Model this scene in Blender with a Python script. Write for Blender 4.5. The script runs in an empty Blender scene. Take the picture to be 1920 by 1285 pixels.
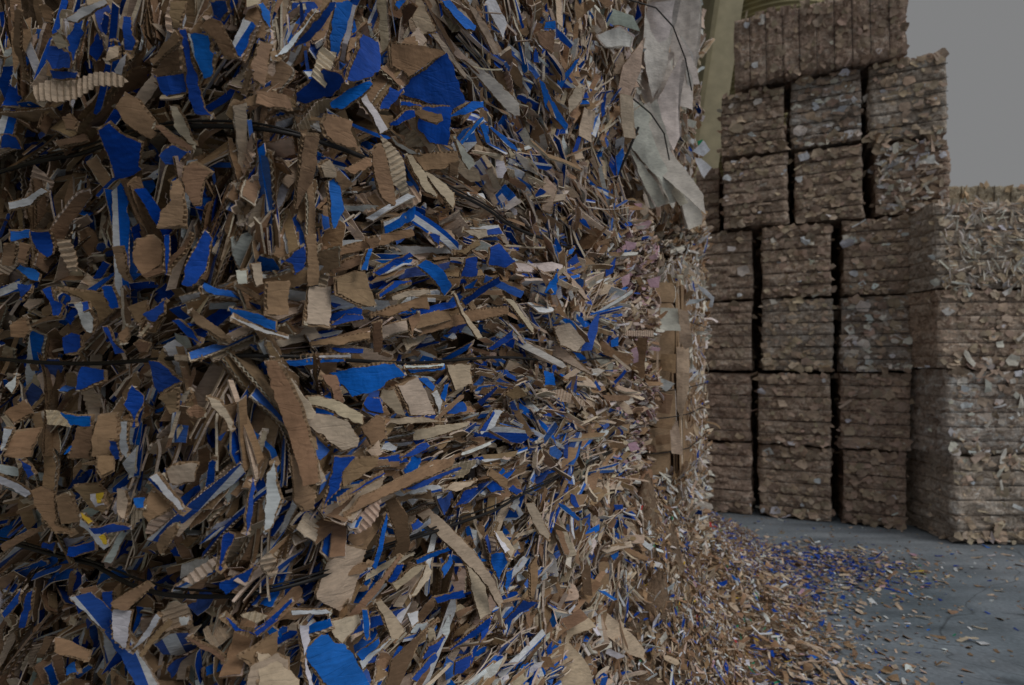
import bpy, math, random
import numpy as np
from mathutils import Vector, Matrix
from mathutils.geometry import delaunay_2d_cdt

random.seed(11)
rng = np.random.default_rng(11)
SC = bpy.context.scene
COL = SC.collection
EYE = 1.6
F = 1100.0

# ------------------------------------------------------------------ helpers
def tag(o, label=None, cat=None, group=None, kind=None):
    if label: o['label'] = label
    if cat: o['category'] = cat
    if group: o['group'] = group
    if kind: o['kind'] = kind
    return o

def empty(name, loc=(0, 0, 0), parent=None):
    o = bpy.data.objects.new(name, None)
    o.location = loc
    o.empty_display_size = .1
    COL.objects.link(o)
    if parent: o.parent = parent
    return o

def mesh_obj(name, V, T, mat, parent=None, col=None, uvw=None, smooth=False, origin=(0, 0, 0)):
    """V (n,3) world coordinates, T (m,3) or (m,4) faces -> one object"""
    V = np.asarray(V, dtype=np.float64) - np.asarray(origin)
    T = np.asarray(T, dtype=np.int32)
    me = bpy.data.meshes.new(name)
    n, k = T.shape
    me.vertices.add(len(V))
    me.vertices.foreach_set('co', V.astype(np.float32).ravel())
    me.loops.add(n * k)
    me.loops.foreach_set('vertex_index', T.ravel())
    me.polygons.add(n)
    me.polygons.foreach_set('loop_start', np.arange(0, n * k, k, dtype=np.int32))
    me.polygons.foreach_set('loop_total', np.full(n, k, dtype=np.int32))
    me.polygons.foreach_set('use_smooth', np.full(n, bool(smooth)))
    if col is not None:
        a = me.color_attributes.new('Col', 'FLOAT_COLOR', 'POINT')
        c = np.ones((len(V), 4), dtype=np.float32); c[:, :3] = col
        a.data.foreach_set('color', c.ravel())
    if uvw is not None:
        a = me.attributes.new('uvw', 'FLOAT_VECTOR', 'POINT')
        a.data.foreach_set('vector', np.asarray(uvw, dtype=np.float32).ravel())
    me.update()
    me.validate()
    me.materials.append(mat)
    o = bpy.data.objects.new(name, me)
    COL.objects.link(o)
    if parent:
        o.parent = parent
    else:
        o.location = origin
    return o

def vnoise(P, scale, seed=0):
    """value noise on points (n,3), result -1..1"""
    P = np.asarray(P) / scale + 1000.
    i = np.floor(P).astype(np.int64); f = P - i
    f = f * f * (3 - 2 * f)
    def h(a, b, c):
        x = (a * 73856093) ^ (b * 19349663) ^ (c * 83492791) ^ (seed * 2654435)
        x = (x ^ (x >> 13)) * 1274126177
        x = x ^ (x >> 16)
        return (x & 0xffff) / 32767.5 - 1.
    r = 0
    for dx in (0, 1):
        for dy in (0, 1):
            for dz in (0, 1):
                w = (f[:, 0] if dx else 1 - f[:, 0]) * (f[:, 1] if dy else 1 - f[:, 1]) * (f[:, 2] if dz else 1 - f[:, 2])
                r = r + w * h(i[:, 0] + dx, i[:, 1] + dy, i[:, 2] + dz)
    return r

# ------------------------------------------------------------------ materials
def new_mat(name):
    m = bpy.data.materials.new(name); m.use_nodes = True
    nt = m.node_tree
    for n in list(nt.nodes): nt.nodes.remove(n)
    out = nt.nodes.new('ShaderNodeOutputMaterial')
    p = nt.nodes.new('ShaderNodeBsdfPrincipled')
    nt.links.new(p.outputs[0], out.inputs[0])
    return m, nt, p

def N(nt, typ, **kw):
    n = nt.nodes.new(typ)
    for k, v in kw.items():
        if k.startswith('i_'):
            n.inputs[k[2:].replace('_', ' ')].default_value = v
        else:
            setattr(n, k, v)
    return n

def math_n(nt, op, a, b=None, c=None, clamp=False):
    n = nt.nodes.new('ShaderNodeMath'); n.operation = op; n.use_clamp = clamp
    for i, v in enumerate((a, b, c)):
        if v is None: continue
        if isinstance(v, (int, float)): n.inputs[i].default_value = v
        else: nt.links.new(v, n.inputs[i])
    return n.outputs[0]

def mix_c(nt, fac, a, b, mode='MIX'):
    n = nt.nodes.new('ShaderNodeMix'); n.data_type = 'RGBA'; n.blend_type = mode
    for s, v in ((n.inputs[0], fac), (n.inputs[6], a), (n.inputs[7], b)):
        if isinstance(v, (int, float)): s.default_value = v
        elif isinstance(v, tuple): s.default_value = (*v, 1) if len(v) == 3 else v
        else: nt.links.new(v, s)
    return n.outputs[2]

def ramp(nt, fac, stops, interp='LINEAR'):
    n = nt.nodes.new('ShaderNodeValToRGB'); n.color_ramp.interpolation = interp
    e = n.color_ramp.elements
    while len(e) < len(stops): e.new(.5)
    for x, (p, c) in zip(e, stops):
        x.position = p
        x.color = (*c, 1) if isinstance(c, tuple) else (c, c, c, 1)
    nt.links.new(fac, n.inputs[0])
    return n.outputs[0]

def board_material(name='corrugated_board', rough_bump=.55, rip=.018, cr=.2):
    """corrugated board: liner colour per piece, printed stripes, scuffs, fibres, faint flute ripple"""
    m, nt, p = new_mat(name)
    L = nt.links.new
    ca = N(nt, 'ShaderNodeAttribute', attribute_name='Col')
    ua = N(nt, 'ShaderNodeAttribute', attribute_name='uvw')
    sep = N(nt, 'ShaderNodeSeparateXYZ'); L(ua.outputs['Vector'], sep.inputs[0])
    tc = N(nt, 'ShaderNodeTexCoord')
    code = sep.outputs[2]
    fr = math_n(nt, 'FRACT', sep.outputs[1])
    stripe = math_n(nt, 'LESS_THAN', fr, .34)
    on = math_n(nt, 'GREATER_THAN', code, .5)
    stripe = math_n(nt, 'MULTIPLY', stripe, on)
    c = mix_c(nt, stripe, ca.outputs['Color'], (.78, .80, .83))
    # scuffed print: pale abrasion, only on printed or dark saturated faces
    nz = N(nt, 'ShaderNodeTexNoise'); nz.inputs['Scale'].default_value = 38; nz.inputs['Detail'].default_value = 8; nz.inputs['Roughness'].default_value = .72
    L(tc.outputs['Object'], nz.inputs['Vector'])
    sc = ramp(nt, nz.outputs[0], [(.60, 0.), (.72, .55)])
    shc = N(nt, 'ShaderNodeSeparateColor', mode='HSV'); L(ca.outputs['Color'], shc.inputs[0])
    isblue = math_n(nt, 'GREATER_THAN', shc.outputs[1], .85)
    c = mix_c(nt, math_n(nt, 'MULTIPLY', sc, math_n(nt, 'MULTIPLY', isblue, .13)), c, (.42, .46, .52))
    # the print is on the outer side only: the inner side of a liner is bare kraft
    geo = N(nt, 'ShaderNodeNewGeometry')
    c = mix_c(nt, geo.outputs['Backfacing'], c, (.44, .30, .185))
    # fibres and stains
    mp = N(nt, 'ShaderNodeMapping'); mp.inputs['Scale'].default_value = (60, 60, 240); L(tc.outputs['Object'], mp.inputs[0])
    n2 = N(nt, 'ShaderNodeTexNoise'); n2.inputs['Scale'].default_value = 1.; n2.inputs['Detail'].default_value = 5; L(mp.outputs[0], n2.inputs['Vector'])
    c = mix_c(nt, 1., c, ramp(nt, n2.outputs[0], [(.25, .78), (.75, 1.18)]), 'MULTIPLY')
    n3 = N(nt, 'ShaderNodeTexNoise'); n3.inputs['Scale'].default_value = 14; n3.inputs['Detail'].default_value = 4; L(tc.outputs['Object'], n3.inputs['Vector'])
    c = mix_c(nt, 1., c, ramp(nt, n3.outputs[0], [(.3, .8), (.5, 1.), (.72, 1.1)]), 'MULTIPLY')
    L(c, p.inputs['Base Color'])
    p.inputs['Roughness'].default_value = .72
    p.inputs['Specular IOR Level'].default_value = .16
    rr = math_n(nt, 'MULTIPLY_ADD', isblue, -.2, .85); L(rr, p.inputs['Roughness'])
    # ripple along the flutes (u in metres) + crumple
    w = math_n(nt, 'SINE', math_n(nt, 'MULTIPLY', sep.outputs[0], 2 * math.pi / .0075))
    n4 = N(nt, 'ShaderNodeTexNoise'); n4.inputs['Scale'].default_value = 55; n4.inputs['Detail'].default_value = 5; L(tc.outputs['Object'], n4.inputs['Vector'])
    mc = N(nt, 'ShaderNodeMapping'); mc.inputs['Scale'].default_value = (9, 9, 34); mc.inputs['Rotation'].default_value = (.5, .4, .3); L(tc.outputs['Object'], mc.inputs[0])
    n6 = N(nt, 'ShaderNodeTexNoise'); n6.inputs['Scale'].default_value = 1.3; n6.inputs['Detail'].default_value = 2; n6.inputs['Distortion'].default_value = .6; L(mc.outputs[0], n6.inputs['Vector'])
    crs = math_n(nt, 'ABSOLUTE', math_n(nt, 'SUBTRACT', n6.outputs[0], .5))
    crs = ramp(nt, crs, [(0., 0.), (.035, 1.)])
    hgt = math_n(nt, 'MULTIPLY_ADD', w, rip, math_n(nt, 'MULTIPLY_ADD', n4.outputs[0], 1.1, math_n(nt, 'MULTIPLY', crs, cr)))
    b = N(nt, 'ShaderNodeBump'); b.inputs['Strength'].default_value = rough_bump; b.inputs['Distance'].default_value = .004
    L(hgt, b.inputs['Height']); L(b.outputs[0], p.inputs['Normal'])
    return m

def strata_material(name, c1, c2, c3, scale=9., patch=.55):
    """outer face of a pressed bale: overlapping flakes of board in layers"""
    m, nt, p = new_mat(name); L = nt.links.new
    tc = N(nt, 'ShaderNodeTexCoord')
    nzw = N(nt, 'ShaderNodeTexNoise'); nzw.inputs['Scale'].default_value = 7; nzw.inputs['Detail'].default_value = 3; L(tc.outputs['Object'], nzw.inputs['Vector'])
    wrp = mix_c(nt, .22, tc.outputs['Object'], nzw.outputs[1], 'ADD')
    mp = N(nt, 'ShaderNodeMapping'); mp.inputs['Scale'].default_value = (1, 1, 2.1); L(wrp, mp.inputs[0])
    vo = N(nt, 'ShaderNodeTexVoronoi'); vo.inputs['Scale'].default_value = scale; L(mp.outputs[0], vo.inputs['Vector'])
    sepc = N(nt, 'ShaderNodeSeparateColor'); L(vo.outputs['Color'], sepc.inputs[0])
    vo2 = N(nt, 'ShaderNodeTexVoronoi'); vo2.inputs['Scale'].default_value = scale * 2.7; L(mp.outputs[0], vo2.inputs['Vector'])
    sepd = N(nt, 'ShaderNodeSeparateColor'); L(vo2.outputs['Color'], sepd.inputs[0])
    mixv = math_n(nt, 'MULTIPLY_ADD', sepc.outputs[0], patch, math_n(nt, 'MULTIPLY', sepd.outputs[0], 1 - patch))
    c = ramp(nt, mixv, [(.12, c1), (.42, c2), (.62, c2), (.9, c3)])
    n2 = N(nt, 'ShaderNodeTexNoise'); n2.inputs['Scale'].default_value = 32; n2.inputs['Detail'].default_value = 8; n2.inputs['Roughness'].default_value = .7; L(tc.outputs['Object'], n2.inputs['Vector'])
    c = mix_c(nt, 1., c, ramp(nt, n2.outputs[0], [(.3, .55), (.5, .95), (.7, 1.3)]), 'MULTIPLY')
    n5 = N(nt, 'ShaderNodeTexNoise'); n5.inputs['Scale'].default_value = 3.1; n5.inputs['Detail'].default_value = 4; L(tc.outputs['Object'], n5.inputs['Vector'])
    c = mix_c(nt, 1., c, ramp(nt, n5.outputs[0], [(.35, .7), (.6, 1.1)]), 'MULTIPLY')
    L(c, p.inputs['Base Color'])
    p.inputs['Roughness'].default_value = .9
    hh = math_n(nt, 'MULTIPLY_ADD', mixv, .6, n2.outputs[0])
    b = N(nt, 'ShaderNodeBump'); b.inputs['Strength'].default_value = .9; b.inputs['Distance'].default_value = .02
    L(hh, b.inputs['Height']); L(b.outputs[0], p.inputs['Normal'])
    return m

def simple_mat(name, col, rough=.6, metal=0., nscale=8., var=.25, bump=0.):
    m, nt, p = new_mat(name); L = nt.links.new
    tc = N(nt, 'ShaderNodeTexCoord')
    n2 = N(nt, 'ShaderNodeTexNoise'); n2.inputs['Scale'].default_value = nscale; n2.inputs['Detail'].default_value = 6; L(tc.outputs['Object'], n2.inputs['Vector'])
    c = mix_c(nt, 1., col, ramp(nt, n2.outputs[0], [(.3, 1 - var), (.7, 1 + var)]), 'MULTIPLY')
    L(c, p.inputs['Base Color'])
    p.inputs['Roughness'].default_value = rough; p.inputs['Metallic'].default_value = metal
    if bump:
        b = N(nt, 'ShaderNodeBump'); b.inputs['Strength'].default_value = bump; b.inputs['Distance'].default_value = .01
        L(n2.outputs[0], b.inputs['Height']); L(b.outputs[0], p.inputs['Normal'])
    return m

def ground_material():
    m, nt, p = new_mat('concrete_yard'); L = nt.links.new
    tc = N(nt, 'ShaderNodeTexCoord')
    n1 = N(nt, 'ShaderNodeTexNoise'); n1.inputs['Scale'].default_value = .9; n1.inputs['Detail'].default_value = 7; n1.inputs['Roughness'].default_value = .62; L(tc.outputs['Object'], n1.inputs['Vector'])
    n2 = N(nt, 'ShaderNodeTexNoise'); n2.inputs['Scale'].default_value = 45; n2.inputs['Detail'].default_value = 5; L(tc.outputs['Object'], n2.inputs['Vector'])
    c = ramp(nt, n1.outputs[0], [(.3, (.12, .155, .18)), (.46, (.195, .23, .262)), (.55, (.22, .25, .28)), (.72, (.32, .345, .37))])
    n7 = N(nt, 'ShaderNodeTexNoise'); n7.inputs['Scale'].default_value = .55; n7.inputs['Detail'].default_value = 3; n7.inputs['Distortion'].default_value = 1.2; L(tc.outputs['Object'], n7.inputs['Vector'])
    ck = ramp(nt, math_n(nt, 'ABSOLUTE', math_n(nt, 'SUBTRACT', n7.outputs[0], .5)), [(0., .35), (.004, 1.)])
    c = mix_c(nt, .8, c, ck, 'MULTIPLY')
    mg = N(nt, 'ShaderNodeMapping'); mg.inputs['Scale'].default_value = (1.2, 7, 1); mg.inputs['Rotation'].default_value = (0, 0, .5); L(tc.outputs['Object'], mg.inputs[0])
    n8 = N(nt, 'ShaderNodeTexNoise'); n8.inputs['Scale'].default_value = .8; n8.inputs['Detail'].default_value = 5; L(mg.outputs[0], n8.inputs['Vector'])
    c = mix_c(nt, 1., c, ramp(nt, n8.outputs[0], [(.35, .78), (.6, 1.12)]), 'MULTIPLY')
    c = mix_c(nt, 1., c, ramp(nt, n2.outputs[0], [(.3, .78), (.7, 1.15)]), 'MULTIPLY')
    L(c, p.inputs['Base Color'])
    L(ramp(nt, n1.outputs[0], [(.35, .5), (.6, .8)]), p.inputs['Roughness'])
    b = N(nt, 'ShaderNodeBump'); b.inputs['Strength'].default_value = .35; b.inputs['Distance'].default_value = .008
    L(n2.outputs[0], b.inputs['Height']); L(b.outputs[0], p.inputs['Normal'])
    return m

M_BOARD = board_material()
M_CARD = board_material('smooth_card', .16, 0., .1)
M_WIRE = simple_mat('dark_baling_wire', (.035, .033, .032), .5, .6, 30)
M_CORE = strata_material('pressed_board_core', (.16, .10, .06), (.26, .17, .105), (.38, .29, .2), 14)

# ------------------------------------------------------------------ sheet colours (linear base colours)
KR = {'K': (.385, .245, .145), 'P': (.68, .535, .40), 'D': (.20, .12, .072), 'B': (.0, .062, .42), 'L': (.002, .175, .74),
      'W': (.80, .82, .85), 'Y': (.75, .52, .05), 'N': (.62, .40, .46), 'G': (.02, .30, .16), 'V': (.10, .02, .28),
      'R': (.6, .07, .06), 'M': (.50, .38, .29), 'E': (.72, .60, .48), 'C': (.42, .44, .42), 'A': (.80, .75, .68)}
def jit(c, a=.12):
    s = 1 + rng.uniform(-a, a)
    return tuple(max(0, min(1, x * s * (1 + rng.uniform(-.05, .05)))) for x in c)

def blue():
    t = rng.random() ** 1.6; f = rng.uniform(0, .16) if rng.random() < .5 else 0
    c = np.array(KR['B']) * (1 - t) + np.array(KR['L']) * t
    c = c * (1 - f) + np.array([.5, .55, .6]) * f
    return jit(tuple(c), .15)

# ------------------------------------------------------------------ a piece of corrugated board
def resample(poly, step, jitter=0., seed_amp=1.):
    poly = np.asarray(poly, float)
    nxt = np.roll(poly, -1, 0)
    out = []
    for a, b in zip(poly, nxt):
        d = np.linalg.norm(b - a)
        n = max(1, int(round(d / step)))
        for k in range(n): out.append(a + (b - a) * k / n)
    P = np.array(out)
    if jitter:
        t = np.roll(P, -1, 0) - np.roll(P, 1, 0)
        t /= np.linalg.norm(t, axis=1)[:, None] + 1e-9
        nrm = np.stack([-t[:, 1], t[:, 0]], 1)
        k = rng.normal(size=len(P))
        s1 = (k + np.roll(k, 1) + np.roll(k, -1)) / 2.2
        s2 = sum(np.roll(k, j) for j in range(-4, 5)) / 4.
        P = P + nrm * (jitter * (.45 * s1 + .7 * s2))[:, None]
    return P

def inside(pts, poly):
    x, y = pts[:, 0][:, None], pts[:, 1][:, None]
    x1, y1 = poly[:, 0][None], poly[:, 1][None]
    x2, y2 = np.roll(poly[:, 0], -1)[None], np.roll(poly[:, 1], -1)[None]
    c = ((y1 > y) != (y2 > y)) & (x < (x2 - x1) * (y - y1) / (y2 - y1 + 1e-12) + x1)
    return c.sum(1) % 2 == 1

def liner(B, grid):
    mn, mx = B.min(0), B.max(0)
    gx = np.arange(mn[0] + grid * .5, mx[0], grid); gy = np.arange(mn[1] + grid * .5, mx[1], grid)
    if len(gx) and len(gy):
        g = np.stack(np.meshgrid(gx, gy), -1).reshape(-1, 2)
        g = g + rng.uniform(-.15, .15, g.shape) * grid
        g = g[inside(g, B)]
        if len(g):
            dd = ((g[:, None] - B[None]) ** 2).sum(-1).min(1)
            g = g[dd > (grid * .35) ** 2]
    else: g = np.zeros((0, 2))
    pts = [Vector(p) for p in B.tolist()] + [Vector(p) for p in g.tolist()]
    r = delaunay_2d_cdt(pts, [], [list(range(len(B)))], 1, 1e-6)
    V = np.array([tuple(v) for v in r[0]]); T = [t for t in r[2] if len(t) == 3]
    return V, np.array(T, dtype=np.int64).reshape(-1, 3)

def board(poly, h=.004, step=.0016, jitter=.0008, grid=.012, medium=True, lam=.0072, diff=.0012):
    """two liners with the fluted medium showing round the edge. surf: 0 front liner, 1 back liner, 2 edge"""
    base = resample(poly, step, jitter)
    def inset(P, d):
        t = np.roll(P, -1, 0) - np.roll(P, 1, 0); t /= np.linalg.norm(t, axis=1)[:, None] + 1e-9
        area = .5 * np.sum(P[:, 0] * np.roll(P[:, 1], -1) - np.roll(P[:, 0], -1) * P[:, 1])
        nr = np.stack([-t[:, 1], t[:, 0]], 1) * (1 if area > 0 else -1)
        return P + nr * (d if np.isscalar(d) else d[:, None])
    k = rng.normal(size=len(base)); k = sum(np.roll(k, j) for j in range(-3, 4)) / 2.6
    cc = base - base.mean(0); cc /= np.linalg.norm(cc, axis=1)[:, None] + 1e-9
    th = rng.uniform(0, 6.283); side = cc @ np.array([math.cos(th), math.sin(th)])
    amt = np.clip(k * .45 + .35, 0, 2) * diff + np.clip(side * 1.4, 0, 1) * diff * 1.6
    if medium:
        amt = np.minimum(amt, np.ptp(base, 0).min() * .12)
        top = inset(base, amt)
    else:
        top = inset(base, np.clip(k, 0, 2) * diff * .2)
    Vt, Tt = liner(top, grid); Vb, Tb = liner(base, grid)
    def lift(V, z): return np.column_stack([V, np.full(len(V), z)])
    Vs = [lift(Vt, h / 2), lift(Vb, -h / 2)]
    Ts = [Tt, Tb[:, ::-1] + len(Vt)]
    sf = [np.zeros(len(Vt)), np.ones(len(Vb))]
    n = len(base); off = len(Vt) + len(Vb)
    i = np.arange(n); j = (i + 1) % n
    if medium:
        o_ = inset(base, .0004); in_ = inset(base, .007)
        ph = rng.uniform(0, 6)
        pn = np.column_stack([P_ for P_ in (base[:, 0], base[:, 1], base[:, 0] * 0 + ph)])
        cr = .75 + .3 * vnoise(pn, .02, 4)
        def zz(P): return h * .44 * cr * np.sin(2 * math.pi * P[:, 0] / lam + ph + 1.3 * vnoise(pn, .012, 6))
        Vs += [np.column_stack([o_, zz(o_)]), np.column_stack([in_, zz(o_)])]
        Ts.append(np.concatenate([np.stack([i, j, j + n], 1), np.stack([i, j + n, i + n], 1)]) + off)
    else:
        Vs += [np.column_stack([top, np.full(n, h / 2)]), np.column_stack([base, np.full(n, -h / 2)])]
        Ts.append(np.concatenate([np.stack([i, i + n, j + n], 1), np.stack([i, j + n, j], 1)]) + off)
    sf += [np.full(2 * n, 2)]
    return np.concatenate(Vs), np.concatenate(Ts), np.concatenate(sf)

def flake(poly, h=.0015):
    """small low piece: a thin closed slab from an outline (fan)"""
    P = np.asarray(poly, float); n = len(P); c = P.mean(0)
    V = np.concatenate([np.column_stack([P, np.full(n, h / 2)]), [[*c, h / 2]], np.column_stack([P, np.full(n, -h / 2)]), [[*c, -h / 2]]])
    i = np.arange(n); j = (i + 1) % n
    T = np.concatenate([np.stack([i, j, np.full(n, n)], 1), np.stack([j + n + 1, i + n + 1, np.full(n, 2 * n + 1)], 1),
                        np.stack([i, i + n + 1, j + n + 1], 1), np.stack([i, j + n + 1, j], 1)])
    s = np.concatenate([np.zeros(n + 1), np.ones(n + 1)])
    return V, T, s

def out_strip(L, W):
    """outline of a shredded strip with irregular ends"""
    a, b = L / 2, W / 2
    k = rng.uniform(-.35, .35, 8)
    p = [(-a + k[0] * W, -b), (0, -b * (1 + .25 * k[6])), (a + k[1] * W, -b * (1 + .3 * k[4]))]
    if rng.random() < .3: p += [(a + .45 * W, 0)]
    p += [(a + k[2] * W, b * (1 + .3 * k[5])), (0, b * (1 + .25 * k[7])), (-a + k[3] * W, b)]
    if rng.random() < .3: p += [(-a - .4 * W, 0)]
    return p

def out_shard(L, W):
    n = rng.integers(4, 7); an = np.sort((np.arange(n) + rng.uniform(-.3, .3, n)) * 2 * math.pi / n)
    r = rng.uniform(.75, 1.15, n)
    return [(L / 2 * math.cos(t) * q, W / 2 * math.sin(t) * q) for t, q in zip(an, r)]

def out_round(L, W):
    """die-cut flap: two rounded corners"""
    a, b = L / 2, W / 2; r = min(b * .8, .012); p = [(-a, -b)]
    for cx, cy, t0 in ((a - r, -b + r, -90), (a - r, b - r, 0)):
        for t in range(0, 91, 18): p.append((cx + r * math.cos(math.radians(t0 + t)), cy + r * math.sin(math.radians(t0 + t))))
    p.append((-a, b))
    return p

def make_templates(n, high):
    out = []
    for q in range(n):
        u = rng.random()
        if u < .62: L = rng.uniform(.045, .13); W = rng.uniform(.008, .028); p = out_strip(L, W)
        elif u < .9: L = rng.uniform(.04, .09); W = L * rng.uniform(.4, .8); p = out_shard(L, W)
        else: L = rng.uniform(.05, .08); W = rng.uniform(.03, .045); p = out_round(L, W)
        thick = rng.random()
        if high:
            if thick < .62: t = board(p, rng.uniform(.003, .0048), .0017, .0007, .014, True)
            else: t = board(p, rng.uniform(.0006, .0016), .003, .0012, .01, False)
        else:
            t = board(p, rng.uniform(.0012, .0042), .007, .0014, .03, False)
        out.append((t, L, W, False))
    return out

def make_flutes(n):
    """single-faced board: bare flutes showing as ridges"""
    out = []
    for q in range(n):
        L = rng.uniform(.05, .09); W = rng.uniform(.022, .04)
        V, T, s = board(out_strip(L, W), .0012, .003, .0012, .0026, False)
        V[:, 2] += .0017 * np.sin(2 * math.pi * V[:, 0] / .0085)
        out.append(((V, T, s), L, W, True))
    return out

TH = make_templates(46, True)
TL = make_templates(40, False)
TF = make_flutes(8)
TX = []
for _q in range(14):
    _L = rng.uniform(.11, .19); _W = rng.uniform(.011, .026)
    TX.append((board(out_strip(_L, _W), rng.uniform(.003, .0045), .0019, .0007, .012, True), _L, _W, False))
TK = [(flake(out_strip(L, L * w) if k % 2 else out_shard(L, L * w)), L, L * w, False)
      for k, (L, w) in enumerate(zip(rng.uniform(.018, .055, 30), rng.uniform(.25, .7, 30)))]

def deform(V, L, kappa, twist, crease, amp, ky):
    x, y, z = V[:, 0].copy(), V[:, 1].copy(), V[:, 2].copy()
    if amp:
        p = rng.uniform(0, 6, 3)
        z = z + amp * (np.sin(x * 75 + p[0]) * np.cos(y * 60 + p[1]) + .5 * np.sin(x * 150 + y * 90 + p[2]))
    z = z + ky * y * y
    if twist:
        t = twist * x / L; c, s = np.cos(t), np.sin(t)
        y, z = y * c - z * s, y * s + z * c
    if abs(kappa) > .3:
        a = kappa * x; R = 1 / kappa
        x, z = np.sin(a) * (R - z), R - np.cos(a) * (R - z)
    if crease:
        x0, th = crease
        m = x > x0
        dx = x[m] - x0
        x[m] = x0 + dx * math.cos(th) ; z[m] = z[m] + dx * math.sin(th)
    return np.stack([x, y, z], 1)

TS = [(flake(resample(out_shard(L, L * w), .02, .0025)), L, L * w, False) for L, w in zip(rng.uniform(.045, .12, 30), rng.uniform(.45, .95, 30))]

class Store:
    def __init__(s): s.V = []; s.T = []; s.C = []; s.U = []; s.n = 0
    def add(s, V, T, C, U):
        s.V.append(V); s.T.append(T + s.n); s.C.append(C); s.U.append(U); s.n += len(V)
    def build(s, name, parent=None, kind=None, label=None, origin=(0, 0, 0), cat=None, group=None):
        if not s.n: return None
        o = mesh_obj(name, np.concatenate(s.V), np.concatenate(s.T), M_BOARD, parent, np.concatenate(s.C), np.concatenate(s.U), origin=origin)
        tag(o, label, cat, group, kind)
        return o

def place(store, tm, pos, ex, ez, cf, cb, code=0, scale=1., bendy=1., ce=None, sw=1.):
    """ex long axis, ez normal of the front liner (unit vectors)"""
    (V0, T, s), L, W, fl = tm
    V = V0 * scale; V[:, 1] *= sw
    L = L * scale
    kappa = rng.normal(0, 5.) * bendy if not fl else rng.normal(0, 2) * bendy
    crease = (rng.uniform(-.2, .2) * L, rng.normal(0, .55)) if rng.random() < .35 else None
    V = deform(V, L, kappa, rng.normal(0, .35) * bendy, crease, .0011 * scale * bendy, rng.normal(0, 4) * bendy)
    ez = ez - ex * np.dot(ez, ex); ez /= np.linalg.norm(ez) + 1e-9
    ey = np.cross(ez, ex)
    W3 = V @ np.stack([ex, ey, ez]) + pos
    C = np.empty((len(V), 3)); C[s == 0] = cf; C[s == 1] = cb; C[s == 2] = ce if ce is not None else jit(KR['E'], .2)
    U = np.empty((len(V), 3)); U[:, 0] = V0[:, 0] + rng.random(); U[:, 1] = V0[:, 1] / rng.uniform(.03, .06) + rng.random() + V0[:, 0] * rng.uniform(-4, 4)
    U[:, 2] = np.where(s == 0, code, 0)
    store.add(W3, T, C, U)
# ------------------------------------------------------------------ the near corner stack: plan geometry
C0 = np.array([-.35, .80]); UR = np.array([.476, .8795]); VL = np.array([-.917, .40])
NR = np.array([.8795, -.476]); NL = np.array([-.40, -.917])
WZ = [1.27, 1.60, 1.93]          # wires of the middle bale
SEAMS = [1.10, 2.20]

def sstep(x, a, b):
    t = np.clip((x - a) / (b - a), 0, 1); return t * t * (3 - 2 * t)

def surf(a, z, off=0.):
    """a: metres along the wall from the corner (negative: left face). returns point, normal, along"""
    w = sstep(a, -.09, .09)
    n2 = NR * w + NL * (1 - w); n2 = n2 / np.linalg.norm(n2)
    p2 = C0 + (UR * a if a > 0 else -VL * a)
    p2 = p2 - n2 * .05 * max(0, 1 - abs(a) / .16) ** 2
    zz = (z - 1.27) / .33
    bulge = .046 * abs(math.sin(math.pi * zz)) ** .6 - .024
    for s in SEAMS: bulge -= .05 * math.exp(-((z - s) / .035) ** 2)
    bulge += .02 * math.sin(a * 5.1 + z * 3.3) * math.sin(z * 7.7 - a * 2.1)
    p2 = p2 + n2 * (off + bulge)
    al = np.array([-n2[1], n2[0]])
    return np.array([p2[0], p2[1], z]), np.array([n2[0], n2[1], 0.]), np.array([al[0], al[1], 0.])

def wall_depth(x):
    k = (x - 960) / F
    dR = (-.35 * .8795 - .8 * .476) / (.8795 * k - .476) if k < .54 else 9
    dL = .5936 / (.4 * k + .917)
    return max(dR, dL) if k < .5 else dR

def unproj(x, y, d):
    return np.array([(x - 960) / F * d, d, EYE - (y - 675) / F * d])

def proj(p):
    return 960 + p[0] / p[1] * F, 675 - (p[2] - EYE) / p[1] * F

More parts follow.
